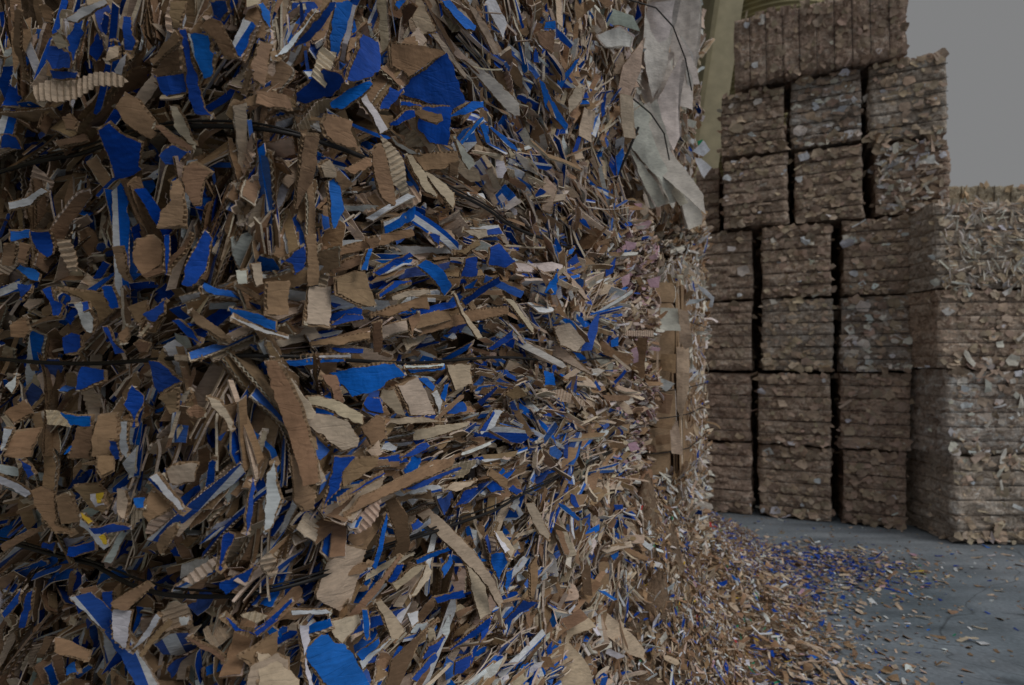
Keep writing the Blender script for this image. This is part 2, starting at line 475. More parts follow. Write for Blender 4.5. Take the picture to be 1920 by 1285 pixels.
# flow of the shreds as measured on the photograph: x, y, angle of the long axis (deg, screen, up = +), lie (0 edge-on .. 1 flat), spread
FLOW = np.array([
    (60, 130, 88, .35, 16), (250, 120, 80, .45, 30), (430, 110, 75, .6, 35), (60, 250, 20, .6, 30), (200, 270, 12, .6, 30), (350, 240, 15, .6, 35),
    (60, 420, 85, .35, 20), (220, 420, 88, .35, 18), (380, 420, 86, .35, 20), (480, 380, 85, .45, 22), (80, 560, 30, .6, 40), (220, 570, 25, .6, 40),
    (380, 600, 15, .5, 25), (80, 760, 85, .45, 30), (250, 780, 80, .45, 25), (430, 800, 80, .35, 22), (60, 960, 50, .6, 45), (250, 950, 60, .5, 40),
    (430, 960, 72, .35, 22), (120, 1080, 20, .5, 35), (330, 1090, 0, .5, 30), (60, 1200, 80, .3, 16), (230, 1220, 75, .4, 22), (400, 1220, 70, .4, 25),
    (560, 60, 62, .6, 25), (560, 180, 25, .6, 30), (600, 420, 80, .6, 35), (560, 600, 0, .5, 25), (560, 760, -70, .6, 25), (560, 960, 65, .5, 25), (560, 1120, 40, .6, 30),
    (700, 60, 60, .6, 35), (700, 250, -40, .6, 35), (720, 420, 20, .6, 25), (700, 560, 18, .5, 20), (720, 720, 10, .75, 35), (700, 860, 25, .55, 22), (700, 1000, 35, .5, 25), (700, 1200, 45, .6, 30),
    (850, 80, -50, .55, 22), (850, 250, -20, .6, 35), (850, 420, -20, .55, 30), (850, 560, 20, .5, 22), (860, 740, 20, .6, 35), (860, 880, 28, .5, 20), (860, 1030, -60, .6, 40), (870, 1200, 45, .55, 22),
    (1000, 60, -65, .5, 18), (980, 200, -55, .5, 18), (1000, 330, -50, .5, 25), (1000, 460, -45, .55, 28), (1000, 600, -35, .6, 35), (1000, 760, -30, .5, 35), (1000, 900, 35, .5, 30), (980, 1050, 60, .5, 25), (1000, 1200, 55, .6, 30),
    (1080, 80, 78, .4, 15), (1080, 220, 65, .4, 18), (1090, 360, -62, .5, 22), (1090, 520, 55, .5, 28), (1090, 700, -35, .5, 30), (1090, 860, 50, .5, 32), (1080, 1000, 75, .4, 20), (1080, 1180, 50, .6, 40),
    (1170, 120, 85, .5, 15), (1170, 300, -70, .5, 25), (1180, 500, 30, .5, 40), (1180, 700, -15, .5, 35), (1180, 860, 10, .5, 35), (1180, 980, -60, .6, 40), (1190, 1150, -70, .5, 20), (1280, 950, 40, .7, 60)])
def flow(x, y):
    d2 = (FLOW[:, 0] - x) ** 2 + (FLOW[:, 1] - y) ** 2 + 400
    w = 1 / d2 ** 1.6; w /= w.sum()
    a = np.radians(FLOW[:, 2]) * 2
    ang = math.atan2((w * np.sin(a)).sum(), (w * np.cos(a)).sum()) / 2
    return ang, (w * FLOW[:, 3]).sum(), (w * FLOW[:, 4]).sum()

def palette(x, y, kind):
    """front colour, back colour, print code by kind of bale"""
    u = rng.random()
    if kind == 'blue':
        pb = .26 + .11 * (x > 520) * (x < 1060) - .05 * (x > 1110)
        if u < pb: return blue(), jit(KR['K']), 1 if rng.random() < .4 else 0
        if u < pb + .12: return jit(KR['W'], .2), jit(KR['K']), 0
        pale = .40 + .32 * sstep(x, 500, 1000)
        if x > 940 and rng.random() < .22: return jit(KR['A'], .15), jit(KR['P']), 0
        if rng.random() < pale: return jit(KR['P'], .18), jit(KR['K']), 0
        if rng.random() < .1: return jit(KR['C'], .2), jit(KR['K']), 0
        if rng.random() < .42: return jit(KR['M'], .15), jit(KR['K']), 0
        return (jit(KR['K'], .22), jit(KR['B']) if rng.random() < .45 else jit(KR['K']), 0)
    if kind == 'pink':
        if u < .36: return jit(KR['N'], .2), jit(KR['A']), 0
        if u < .56: return jit((.60, .48, .42), .15), jit(KR['P']), 0
        if u < .58: return jit(KR['B'], .2), jit(KR['W']), 0
        if u < .66: return jit(KR['D'], .2), jit(KR['K']), 0
        return jit(KR['P'], .2), jit(KR['K']), 0
    if kind == 'pale':
        if u < .14: return jit(KR['W'], .2), jit(KR['A']), 0
        if u < .185: return jit(KR['B'], .2), jit(KR['W']), 0
        if u < .55: return jit(KR['A'], .25), jit(KR['P']), 0
        if u < .70: return jit(KR['K'], .25), jit(KR['K']), 0
        return jit(KR['P'], .2), jit(KR['K']), 0
    if kind == 'litter':
        if u < .17: return jit(KR['W'], .25), jit(KR['A']), 0
        if u < .235: return jit(KR['B'], .2), jit(KR['W']), 0
        if u < .25: return jit(KR['G'], .2), jit(KR['W']), 0
        if u < .262: return jit(KR['N'], .2), jit(KR['W']), 0
        if u < .268: return jit(KR['R'], .2), jit(KR['W']), 0
        if u < .278: return jit(KR['Y'], .2), jit(KR['W']), 0
        if u < .62: return jit(KR['K'], .3), jit(KR['K']), 0
        return jit(KR['P'], .25), jit(KR['K']), 0

def shreds(store, n, a0, a1, z0, z1, kind, lod, lo=-.06, hi=.012, sc=(.75, 1.35), base_off=0., lie_bias=0., sw=1.):
    for q in range(n):
        a = rng.uniform(a0, a1); z = rng.uniform(z0, z1)
        p, nn, al = surf(a, z)
        x, y = proj(p)
        if x < -260 or x > 1480 or y < -200 or y > 1500: continue
        ang, lie, spr = flow(min(max(x, 0), 1300), min(max(y, 0), 1285))
        ang += math.radians(rng.normal(0, spr * .7))
        # turn a screen direction into one in the wall
        k = 6.
        d = p[1]
        zax = np.array([0, 0, 1.])
        pa = proj(p + al * .01); kx = (pa[0] - x) / .01; ky = (pa[1] - y) / .01
        sx, sy = math.cos(ang), math.sin(ang)
        ca = sx / (kx if abs(kx) > 30 else 30); cz = (sy + ky * ca) / (F / d)
        ex = al * ca + zax * cz; ex /= np.linalg.norm(ex)
        tilt = rng.normal(0, .24); ex = ex * math.cos(tilt) + nn * math.sin(tilt)
        side = np.cross(ex, nn); side /= np.linalg.norm(side) + 1e-9
        lf = np.clip(lie + lie_bias + rng.normal(0, .22), 0, 1)
        psi = (1 - lf) * 1.5 * (1 if rng.random() < .5 else -1)
        ez = nn * math.cos(psi) + side * math.sin(psi)
        off = lo + (hi - lo) * (rng.random() ** .8) + (-.012 * (1 - lf))
        wd = min(abs(z - w) for w in WZ)
        if wd < .026 and kind == 'blue': off = min(off, -.02)
        # sheets pressed together come as packets
        m = 1 if lf > .75 or lod == 'k' else int(rng.choice([1, 2, 3, 4, 5, 6], p=[.25, .2, .2, .15, .1, .1]))
        gap = .0052 if lod == 'h' else .006
        for j in range(m):
            s = rng.uniform(*sc)
            cf, cb, code = palette(x, y, kind)
            if rng.random() < .5 and code == 0: cf, cb = cb, cf
            tl = TH if lod == 'h' else TL if lod == 'l' else TK
            if lod == 'x': tl = TX; tm = TX[rng.integers(len(TX))]
            elif rng.random() < .05 and lod == 'h' and kind == 'blue': tm = TF[rng.integers(len(TF))]; cf = jit(KR['P']); cb = cf; code = 0
            else: tm = tl[rng.integers(len(tl))]
            e1 = ex + rng.normal(0, .07, 3); e1 /= np.linalg.norm(e1)
            e3 = ez + rng.normal(0, .07, 3)
            pj = p + nn * (off + base_off + rng.normal(0, .006) * (m > 1)) + ez * (j - m / 2) * gap + ex * rng.normal(0, .015) * (m > 1)
            place(store, tm, pj, e1, e3, cf, cb, code, s, (.6 if lod == 'x' else 1.) if m == 1 else .3, None, sw)

def wire(z, a0, a1, parent, r=.0024, out=.004, name='wire', sag=0.):
    pts = []
    aa = np.arange(a0, a1, .02)
    for a in aa:
        p, nn, al = surf(a, z + .006 * math.sin(a * 9 + z * 5) + sag * (a - a0) * (a1 - a))
        # wires run taut: follow the wall a little in front of the pinch
        pts.append(p + nn * (out + .003 * math.sin(a * 23)))
    tube(name, pts, r, parent)

def tube(name, pts, r, parent, mat=None, sides=7, origin=(0, 0, 0)):
    pts = np.array(pts); n = len(pts)
    t = np.gradient(pts, axis=0); t /= np.linalg.norm(t, axis=1)[:, None]
    up = np.array([0, 0, 1.]) if abs(t[0][2]) < .9 else np.array([1., 0, 0])
    s = np.cross(t, up); s /= np.linalg.norm(s, axis=1)[:, None]; u = np.cross(s, t)
    V = []
    for k in range(sides):
        a = 2 * math.pi * k / sides
        V.append(pts + (s * math.cos(a) + u * math.sin(a)) * r)
    V = np.concatenate(V); T = []
    for k in range(sides):
        k2 = (k + 1) % sides
        i = np.arange(n - 1)
        T.append(np.stack([k * n + i, k2 * n + i, k2 * n + i + 1, k * n + i + 1], 1))
    return mesh_obj(name, V, np.concatenate(T), mat or M_WIRE, parent, smooth=True, origin=origin)

def near_body(a0, a1, z0, z1, parent, rec=.125, res=.012, mat=None):
    """pressed mass behind the loose surface shreds: layered, displaced block that follows the wall and has depth"""
    na = int((a1 - a0) / res) + 1; nz = int((z1 - z0) / res) + 1
    A = np.linspace(a0, a1, na); Z = np.linspace(z0, z1, nz)
    P = np.zeros((na, nz, 3)); Nn = np.zeros((na, nz, 3))
    for i, a in enumerate(A):
        for j, z in enumerate(Z):
            p, nn, al = surf(a, z, -rec); P[i, j] = p; Nn[i, j] = nn
    q = P.reshape(-1, 3); s = q.copy(); s[:, 0] *= 1; k = vnoise(np.column_stack([q[:, 0] * 4, q[:, 1] * 4, q[:, 2] * .8]), .1, 3) * .02 + vnoise(q, .03, 5) * .012
    q = q + Nn.reshape(-1, 3) * k[:, None]
    front = q.reshape(na, nz, 3)
    # close the block: back rim deepened to block sky from the left
    idx = np.arange(na * nz).reshape(na, nz)
    T = np.stack([idx[:-1, :-1], idx[1:, :-1], idx[1:, 1:], idx[:-1, 1:]], -1).reshape(-1, 4)
    rim = np.concatenate([idx[:, 0], idx[-1, 1:], idx[::-1, -1][1:], idx[0, ::-1][1:-1]])
    cen = front.reshape(-1, 3)[rim]
    inn = np.array([-.35, .95]) * 2.4
    back = cen + np.array([inn[0], inn[1], 0]); 
    n0 = len(q); m = len(rim); r = np.arange(m); r2 = (r + 1) % m
    T2 = np.stack([rim[r2], rim[r], n0 + r, n0 + r2], 1)
    V = np.concatenate([q, back])
    cidx = len(V); V = np.concatenate([V, [back.mean(0)]])
    T3 = np.stack([n0 + r, np.full(m, cidx), np.full(m, cidx), n0 + r2], 1)
    o = mesh_obj('core', V, np.concatenate([T, T2]), mat or M_CORE, parent)
    return o
# ------------------------------------------------------------------ large pieces measured on the photograph
# region letter -> origin and scale of the measuring grid
REG = {'A': (0, 0, 2.988), 'B': (480, 0, 2.988), 'C': (0, 430, 2.988), 'D': (480, 430, 2.988), 'E': (0, 855, 2.988),
       'F': (480, 855, 2.988), 'G': (900, 850, 2.954), 'H': (1000, 430, 2.735), 'I': (1000, 0, 2.988)}
HERO = """
A W 370,100 470,30 590,0 610,20 500,90 440,130 375,125
A B 260,330 275,255 320,245 420,300 445,365 440,400 300,395
A B 290,395 445,405 435,445 300,450
A P 285,195 350,165 385,255 330,275
A B 690,90 735,90 745,200 775,230 735,330 690,280
A P 610,265 670,250 680,330 590,360
A W 640,390 725,290 715,370 690,430 650,420
A F 175,475 290,440 400,445 560,420 700,450 745,490 700,520 560,500 460,545 330,570 200,555
A K 845,340 990,170 1020,210 1010,240 870,370
A D 845,410 1015,240 1030,400 900,430
A B 990,150 1050,150 1110,420 1140,600 1200,660 1090,640 1060,560 1040,380
A L 1060,185 1175,180 1195,280 1225,290 1190,430 1150,440 1090,300
A W 1055,190 1090,200 1125,300 1190,420 1150,445 1085,320
A K 1110,150 1180,95 1230,120 1310,270 1335,330 1260,330 1200,230
A B 860,420 1020,410 1040,520 960,540 940,545 900,510
A K 645,600 700,510 790,560 830,620 920,740 850,780 790,760 700,690
A B 535,720 615,675 680,740 800,800 780,930 800,950 750,980 650,1015 600,870
A P 950,590 1000,590 1040,670 1080,760 1115,820 1060,810 975,710
A K 850,695 905,700 1060,810 1100,840 1050,845 960,800
A B 885,870 960,800 1080,850 1000,920 930,930
A K 1020,930 1090,895 1195,960 1140,1020 1120,1150 1080,1160 1015,1010
A K 950,1010 990,990 1020,1010 1050,1180 1050,1280 880,1280 900,1190 960,1130
A W 40,1130 160,1105 250,1060 290,1080 200,1130 180,1160 50,1180
A K 290,790 480,755 500,790 330,830
A K 350,660 400,630 430,680 430,740 370,730
A K 1310,590 1400,540 1554,500 1554,570 1440,590 1340,600
A S 1430,25 1470,15 1520,70 1515,190 1470,100
A K 1450,220 1535,255 1500,400 1480,490 1420,450 1400,370
A K 1350,530 1400,370 1420,400 1380,520
A B 0,750 100,755 130,830 0,835
A K 215,20 260,30 300,70 290,130 240,130
A K 940,0 1030,0 1020,180 960,160
A B 1175,0 1270,0 1290,60 1250,120 1200,90
A K 90,60 130,60 120,300 100,430 70,500 75,300
A B 600,290 640,210 650,250 630,330
B L 440,20 510,0 545,20 460,330 405,300 400,220
B W 515,20 570,35 550,110 500,350 460,330
B F 360,270 435,310 430,350 390,490 310,430
B B 240,210 370,0 410,0 300,230 200,290
B W 100,330 260,150 330,50 340,70 180,300
B B 590,200 620,175 755,210 750,270 720,370 640,440 560,460 500,470 520,350
B B 210,520 380,380 500,400 510,440 440,530 280,590 220,580
B L 415,580 520,490 650,450 660,480 600,540 480,620 430,610
B K 735,270 750,235 900,250 1030,280 1055,300 960,360 850,440 820,400 750,380
B B 790,540 850,440 1060,295 1090,340 1170,575 1090,620 990,585
B W 575,540 610,520 745,720 700,745
B B 680,600 740,490 790,510 830,490 740,620 690,625
B B 900,690 920,600 790,580 1085,590 1095,620 1085,650 1070,815 980,805 900,720
B K 800,590 900,610 1040,640 1045,670 1010,695 930,670
B B 740,690 850,625 920,625 920,670 830,695 750,710
B L 1090,640 1200,570 1280,565 1280,600 1200,630 1090,665
B A 1170,300 1210,330 1380,480 1475,580 1475,650 1440,650 1320,530 1200,400 1175,370
B P 975,190 1010,180 1180,420 1165,445 1080,330
B P 900,0 930,0 1010,150 1010,180 930,200 870,110
B D 815,50 860,0 910,45 860,110 830,150
B L 1010,0 1080,0 1225,150 1220,180 1170,170
B P 1170,0 1230,50 1390,290 1395,320 1360,320 1250,170
B K 355,690 380,640 440,640 545,680 520,730 550,790 580,850 440,800 380,770
B K 250,740 350,750 350,790 330,920 310,1020 270,1080 200,1170 235,950 245,830
B S 385,1010 460,990 470,1050 495,1170 450,1280 430,1280 400,1120
B P 340,920 410,890 440,940 440,990 375,1000
B K 630,840 700,800 730,850 760,980 780,1110 780,1160 700,1110 680,1060
B F 690,755 760,800 830,900 840,1000 890,1080 930,1130 880,1140 800,1050 760,1030 740,900
B P 830,860 880,870 940,960 975,1080 990,1130 930,1090 870,950
B K 880,870 1030,850 1130,845 1140,900 1060,950 940,960
B A 1105,760 1130,780 1245,930 1200,960 1130,860
B A 760,760 800,800 920,860 870,865 780,810
B D 1085,910 1140,905 1130,1000 1080,980
B K 490,950 600,890 640,900 640,940 550,990
B P 945,955 1020,1000 1110,1080 1120,1130 1110,1180 1060,1130 980,1030
B S 1310,700 1380,750 1470,840 1460,860 1380,800 1310,720
B S 1130,810 1230,680 1270,650 1280,670 1150,820
B L 1250,700 1280,680 1310,800 1280,800
B K 0,510 100,515 200,540 220,600 180,620 60,600 0,580
B K 440,940 550,1030 480,1090 430,1000
B L 780,0 840,0 800,60 770,30
C L 45,0 170,0 170,50 60,75 45,50
C B 180,0 290,0 310,30 300,140 270,155 200,110 180,60
C K 20,80 110,70 80,200 15,205
C K 110,75 180,90 150,200 90,190
C F 335,60 405,55 430,180 440,240 380,240 350,150
C L 90,230 120,195 230,250 220,295 160,280
C B 105,310 190,310 180,350 100,400
C B 570,320 640,320 680,430 680,445 620,445
C W 415,415 460,400 490,410 550,500 520,580 490,580 450,500
C B 460,410 500,400 525,450 480,470
C K 290,340 360,320 520,345 580,370 640,460 560,530 530,440 430,380
C B 240,340 290,320 310,400 380,430 350,500 310,500 270,400
C B 800,480 880,430 935,380 930,470 870,520 820,520
C K 720,440 830,395 830,450 790,550 750,520
C B 1030,200 1110,60 1150,0 1190,50 1180,110 1160,230 1080,330 1020,310
C D 810,265 900,210 1020,100 1080,20 1100,30 1050,130 950,230 830,290
C B 570,540 610,540 650,640 700,690 650,700 600,600
C B 355,610 410,580 450,590 475,660 440,700 360,705
C K 660,590 740,550 730,600 700,650 670,630
C P 770,600 845,520 860,530 800,600
C B 965,510 1010,500 1090,580 1140,640 1060,610
C K 1050,450 1100,460 1250,570 1310,620 1240,620 1100,530
C P 975,700 1080,700 1145,715 1140,735 985,745
C K 50,540 150,480 180,570 140,610 60,600
C D 740,640 780,610 850,640 830,690 780,690
C B 460,770 600,790 600,850 500,900 420,910 440,840
C B 840,735 900,735 1020,855 890,940 870,880
C K 890,935 1010,880 1000,1020 960,1035
C P 1000,950 1080,880 1090,900 1040,980
C W 30,880 100,800 105,860 70,920
C B 690,980 740,870 810,930 800,1000 750,1120 730,1050
C W 675,1070 725,1065 725,1180 715,1280 680,1250
C L 350,1025 520,1040 515,1110 400,1100
C K 520,1030 630,1020 660,1090 680,1180 620,1280 520,1270
C K 20,1030 150,950 190,1030 80,1100
C F 250,1010 330,1020 410,1080 400,1110 270,1090
C B 610,1170 660,1180 680,1280 640,1285 620,1230
C K 50,1120 180,1110 190,1190 180,1280 20,1280
C W 20,1110 90,1110 50,1190 10,1240
C P 1150,930 1240,950 1310,1080 1300,1140 1250,1060 1180,1000
C K 1040,1010 1100,980 1160,1010 1170,1060 1060,1055
C A 1320,230 1395,220 1390,310 1330,310
C P 1400,190 1460,185 1480,310 1430,330
C K 1300,320 1330,300 1440,360 1490,420 1410,370
C L 1280,430 1440,470 1554,510 1554,580 1450,540 1300,480
C W 1290,490 1450,545 1620,600 1620,620 1440,570
C K 750,60 860,20 920,80 900,200 800,260 740,180
C K 630,100 690,90 720,230 740,300 690,290 650,200
C B 920,30 950,30 945,250 925,260
C K 430,1110 520,1110 520,1290 380,1290
D K 275,30 340,25 355,190 355,310 290,320 280,150
D P 290,320 415,320 410,560 260,540
D K 440,270 560,230 610,235 700,430 560,430 445,370
D L 890,200 950,165 1020,200 1115,320 1070,385 1000,300
D B 1295,190 1310,100 1360,75 1450,180 1400,220 1300,210
D K 430,110 700,30 860,0 870,40 640,110 450,160
D K 400,210 580,140 590,190 430,250
D B 960,20 1030,30 1025,110 980,50
D B 680,360 780,290 880,290 800,320 690,390
D B 1145,395 1360,255 1370,290 1170,430
D B 1140,250 1170,160 1250,160 1240,260 1140,275
D K 905,520 1060,500 1190,450 1380,440 1380,490 1130,540 900,600
D K 850,500 910,460 910,520 870,610
D D 645,520 710,505 710,690 660,690
D P 1095,345 1120,360 1230,610 1200,620 1130,430
D P 1370,390 1440,400 1554,550 1554,590 1430,440
D L 160,730 480,710 495,740 180,765
D W 300,715 495,690 495,710 180,735
D L 410,805 700,740 780,745 850,820 730,860 700,900 540,940 490,880
D L 820,780 1050,760 1055,790 860,820
D W 815,765 1000,760 1050,755 1045,770 830,785
D K 50,740 140,730 200,850 270,1000 380,1420 280,1440 150,1060 90,900
D K 355,810 440,820 540,960 520,985 450,960
D P 275,930 330,920 470,970 600,1040 600,1100 540,1080 380,1010 290,990
D P 275,1030 420,1040 520,1080 580,1170 570,1220 480,1250 390,1190 280,1090
D B 600,980 620,940 700,940 730,1030 620,1020
D P 700,900 780,880 840,1050 790,1040 740,990 690,940
D P 780,870 900,830 950,900 1000,1040 860,1050
D L 900,830 960,830 1010,880 990,910
D W 980,920 1010,900 1050,960 1030,1040
D P 1060,760 1200,750 1215,870 1110,900
D K 590,1110 680,1040 720,1050 740,1170 640,1210
D P 600,1240 690,1180 700,1260 640,1285
D P 710,1060 930,1050 1070,1080 900,1090 720,1090
D P 880,1120 1000,1100 1200,1080 1180,1110 1000,1170 880,1185
D B 800,1280 900,1210 960,1190 1000,1210 870,1280
D W 1240,1130 1330,1000 1390,1010 1340,1100 1260,1150
D B 1240,1140 1330,1010 1340,1030 1280,1130
D K 1380,920 1470,875 1520,930 1440,960
D K 630,480 750,430 800,420 960,370 970,450 880,440 740,500
D K 300,630 640,570 640,620 460,650 310,650
D B 415,540 500,470 600,480 610,510 500,530
D B 120,180 270,80 275,210 210,260 190,200
D B 410,660 600,670 600,700 460,695
D P 750,370 830,340 970,330 980,360 860,380 760,400
D B 1290,670 1440,560 1440,610 1330,680
D K 610,40 700,30 690,90 640,130
D K 55,290 190,290 180,480 40,490
D P 1150,0 1290,0 1300,40 1240,60
D B 650,240 830,130 850,150 690,270
D S 580,230 620,110 645,110 620,235
D L 1050,870 1080,860 1060,970 1030,950
D B 1240,960 1350,870 1360,890 1260,990
D D 690,700 700,680 760,700 750,720
D K 1090,130 1160,110 1240,60 1260,90 1170,140
E W 0,90 170,190 180,210 150,230 0,150
E B 110,10 170,50 210,100 160,130
E K 180,190 240,170 310,200 330,380 430,430 310,440 230,350
E K 310,230 400,190 440,300 440,370 350,385
E W 450,310 530,370 620,490 580,530 510,440 440,385
E Y 455,320 525,370 495,390 460,350
E Y 550,450 590,425 615,495 585,495
E W 510,215 590,205 580,280 515,295
E Y 548,210 590,207 585,265 550,270
E B 500,400 640,380 730,400 725,425 530,440
E P 660,270 700,200 745,200 745,260 710,360 660,330
E L 755,240 820,235 820,300 765,310
E W 835,120 880,90 1000,230 1050,290 1010,300 900,190
E B 830,130 850,125 1020,290 1050,310 1030,320 900,200
E K 0,500 170,410 260,400 200,440 20,540
E B 390,510 530,470 540,530 420,570 380,560
E B 250,480 320,480 320,540 240,510
E P 920,80 1000,30 1110,40 1090,140 1000,170 940,160
E B 1240,440 1280,420 1320,440 1290,520 1240,640 1225,600
E W 1500,240 1540,230 1600,240 1560,330 1490,440 1470,430
E B 1370,330 1420,120 1430,180 1400,400 1380,450
E F 1010,700 1200,560 1225,570 1190,650 1080,720
E K 620,820 830,690 880,720 720,860 640,860
E B 1230,710 1340,660 1440,600 1400,700 1270,770 1230,740
E F 1450,580 1520,520 1554,560 1554,660 1520,690
E B 420,840 460,770 500,770 490,860 440,885
E B 10,880 120,740 110,820 30,910
E B 110,960 150,760 195,740 180,850 150,960
E W 625,860 740,870 720,1080 680,1090 620,1010
E B 570,760 640,750 620,1000 580,900
E W 720,1100 830,960 880,880 910,900 850,1000 760,1080
E K 780,1120 830,1030 940,910 970,930 870,1040 800,1130
E K 310,1010 430,1050 520,1090 500,1160 300,1100
E L 375,1180 430,1150 455,1220 380,1225
E B 1240,880 1340,960 1430,1000 1320,980
E B 1420,990 1554,880 1554,920 1440,1020
E K 1320,1120 1554,980 1554,1180 1420,1200
E P 1400,1180 1554,1100 1620,1130 1640,1300 1380,1300
E W 1010,900 1070,890 1060,950 1020,955
E K 1050,1000 1270,1110 1280,1150 1110,1070
E F 1350,890 1430,870 1500,900 1440,940
E K 410,160 560,150 640,240 600,330 500,290
E K 830,190 960,200 960,300 830,380 800,330
E K 880,500 900,440 1000,370 990,440 900,560
E K 540,0 640,10 640,80 560,120 530,80
F K 200,0 240,0 300,170 340,200 330,310 260,320 210,250
F P 235,0 340,0 400,140 345,170 310,160
F B 440,0 550,0 480,90 480,180 400,260 380,330 360,320 400,170
F K 470,80 550,0 690,0 680,50 600,110 490,180
F B 460,260 680,90 690,100 570,190
F W 60,100 110,20 140,200 150,240 90,400 40,430 50,330
F K 510,330 600,220 1000,20 1130,0 1120,50 900,150 700,240 600,290
F B 820,190 1110,60 1120,80 900,190
F P 790,220 880,195 1180,480 1310,640 1415,820 1385,850 1250,670 1100,530 950,370
F D 710,250 790,230 850,330 860,450 860,540 750,590 790,480
F F 530,380 640,270 700,240 690,330 640,400 560,440
F B 860,380 910,350 950,385 870,430
F S 650,620 700,400 740,320 745,340 690,600 670,645
F P 430,500 490,490 620,515 610,600 550,810 490,880 350,810 345,770 390,600
F P 1140,540 1180,550 1270,650 1310,880 1250,915 1170,620
F L 1310,545 1385,540 1410,590 1360,695 1310,620
F L 1385,750 1400,640 1440,630 1410,780
F K 540,860 700,680 810,540 820,570 700,740 560,910 520,900
F B 730,700 790,610 840,610 790,690 750,715
F L 890,580 1060,500 1075,520 950,590 900,610
F P 750,710 880,620 900,610 960,600 860,700 780,760
F P 860,790 970,600 1000,640 900,790
F L 1030,640 1090,550 1105,600 1050,690
F B 990,790 1160,750 1170,790 1010,830
F P 650,810 700,800 790,910 830,960 790,1020 750,1020 700,900
F S 590,850 630,850 640,1000 620,1030 600,980
F W 845,880 910,865 915,930 870,970
F P 390,920 580,890 600,940 480,1060 440,1020
F L 270,1080 360,1000 400,1000 430,1040 500,1060 550,1140 640,1300 380,1300 290,1140
F L 550,1110 690,1010 700,1050 590,1150
F W 570,1150 690,1070 750,1010 755,1030 590,1200
F W 235,940 290,940 300,1030 270,1120 330,1300 290,1300 250,1080
F B 0,970 210,790 215,820 20,1010
F W 190,860 390,850 430,880 200,890
F B 1080,1080 1310,890 1310,940 1220,1010 1090,1090
F D 730,1300 760,1140 1000,920 1040,910 920,1040 800,1300
F B 925,1130 960,1060 1070,1010 1000,1110 930,1140
F B 1110,1150 1220,1100 1200,1180 1110,1230
F P 0,1090 70,1110 250,1250 240,1300 0,1300
F F 20,580 110,520 160,560 80,690 30,640
F K 470,680 480,650 560,600 650,600 600,660
F P 1040,190 1100,150 1240,130 1200,170 1120,200
F P 960,960 1000,960 1020,1080 960,1060
F B 860,1250 1000,1100 1010,1130 900,1270
F K 1290,110 1310,60 1410,130 1400,190
F B 1100,290 1160,190 1240,170 1230,200 1160,270
G P 400,1050 560,880 600,900 650,960 520,1010 500,1050 600,1170 640,1310 410,1310 430,1200
G P 560,850 590,800 640,830 850,1010 910,1090 900,1140 820,1110 640,960
G W 700,1110 660,1060 800,1120 760,1140
G P 250,280 300,270 390,450 380,500 320,450
G P 0,700 60,880 0,920
G K 270,620 310,560 320,700 290,810 270,790
G L 130,740 150,640 185,640 150,780
G D 560,640 580,500 610,640 620,790 570,780
G K 680,500 760,490 900,590 890,610 760,530
G L 710,540 770,535 765,570 740,600
G D 720,110 745,150 740,300 700,480 675,480 720,300
G S 440,280 470,285 570,370 550,385 450,310
G B 150,200 180,180 230,220 200,240
G B 105,960 240,810 330,820 210,900
G B 0,930 70,900 50,990 0,1050
G K 200,960 320,860 300,930 240,1020
G B 500,220 530,230 550,300 520,300 500,270
G W 920,510 950,500 960,600 920,620
G B 740,285 790,285 790,310 750,315
G S 650,760 690,765 760,810 740,820
G P 80,440 120,430 200,540 170,600 120,520
G W 70,430 90,440 150,540 120,560
G K 870,80 950,90 960,210 890,210
G B 360,1090 400,1040 400,1110 370,1130
H K 200,60 310,0 390,0 300,90 230,110
H P 130,190 240,290 290,370 260,360 150,230
H B 370,210 425,140 410,220 370,245
H L 50,330 120,200 130,270 110,340
H B 245,620 300,470 350,400 330,520 300,620
H P 100,500 180,480 270,580 220,630 130,600
H L 50,720 100,740 110,800 50,810
H P 0,490 60,570 170,620 310,740 290,750 150,680 30,600
H F 60,830 150,820 260,880 270,910 180,890 70,870
H K 560,310 590,330 650,430 640,440 600,390
H P 615,350 640,400 650,500 640,700 655,800 630,770 630,560
H W 560,780 610,750 730,790 680,830 640,800
H V 570,850 600,800 630,810 600,855
H P 735,600 800,600 800,800 760,980 735,920
H P 745,410 790,420 820,600 780,620 750,580
H A 650,400 740,405 750,520 650,520
H K 655,640 735,640 730,740 650,720
H K 650,840 720,850 700,950 640,940
H K 630,980 720,970 710,1030 640,1020
H P 700,1030 740,980 770,1160 710,1150
H K 625,1060 700,1050 700,1100 630,1110
H W 840,280 900,320 930,350 920,400 900,400 910,360 850,310
H W 780,390 800,360 890,355 840,380
H N 590,140 625,125 640,150 600,160
H N 580,260 650,240 640,300 600,300
H N 450,250 500,220 490,280 460,300
H A 700,200 830,210 850,300 800,400 680,390 660,300
H B 395,800 470,720 480,730 410,810
H L 395,570 435,550 435,600 400,605
H K 350,850 460,850 500,860 490,880 380,880
H F 430,520 620,520 620,550 420,545
H N 480,1100 520,1090 550,1130 500,1140
H N 500,620 530,600 545,680 520,690
H N 470,60 530,70 520,100 480,110
H L 180,110 210,90 200,130 170,140
H P 560,400 575,400 590,550 560,550
H D 530,560 580,560 570,760 500,780
I A 640,20 790,0 780,170 720,450 660,560 610,350 620,180
I P 500,370 620,220 600,400 540,540 470,520
I P 480,530 550,550 560,780 500,770
I A 540,830 600,900 700,1030 740,1140 690,1160 600,1000
I A 550,560 650,650 640,700 740,940 760,990 780,1130 740,1140 700,1010 560,830
I A 660,640 800,320 810,560 820,760 770,850 740,750
I A 860,60 930,0 930,150 900,220 860,130
I A 820,180 880,300 890,480 860,480 830,300
I W 890,850 950,790 990,840 950,880
I W 900,880 940,890 1000,940 950,1000
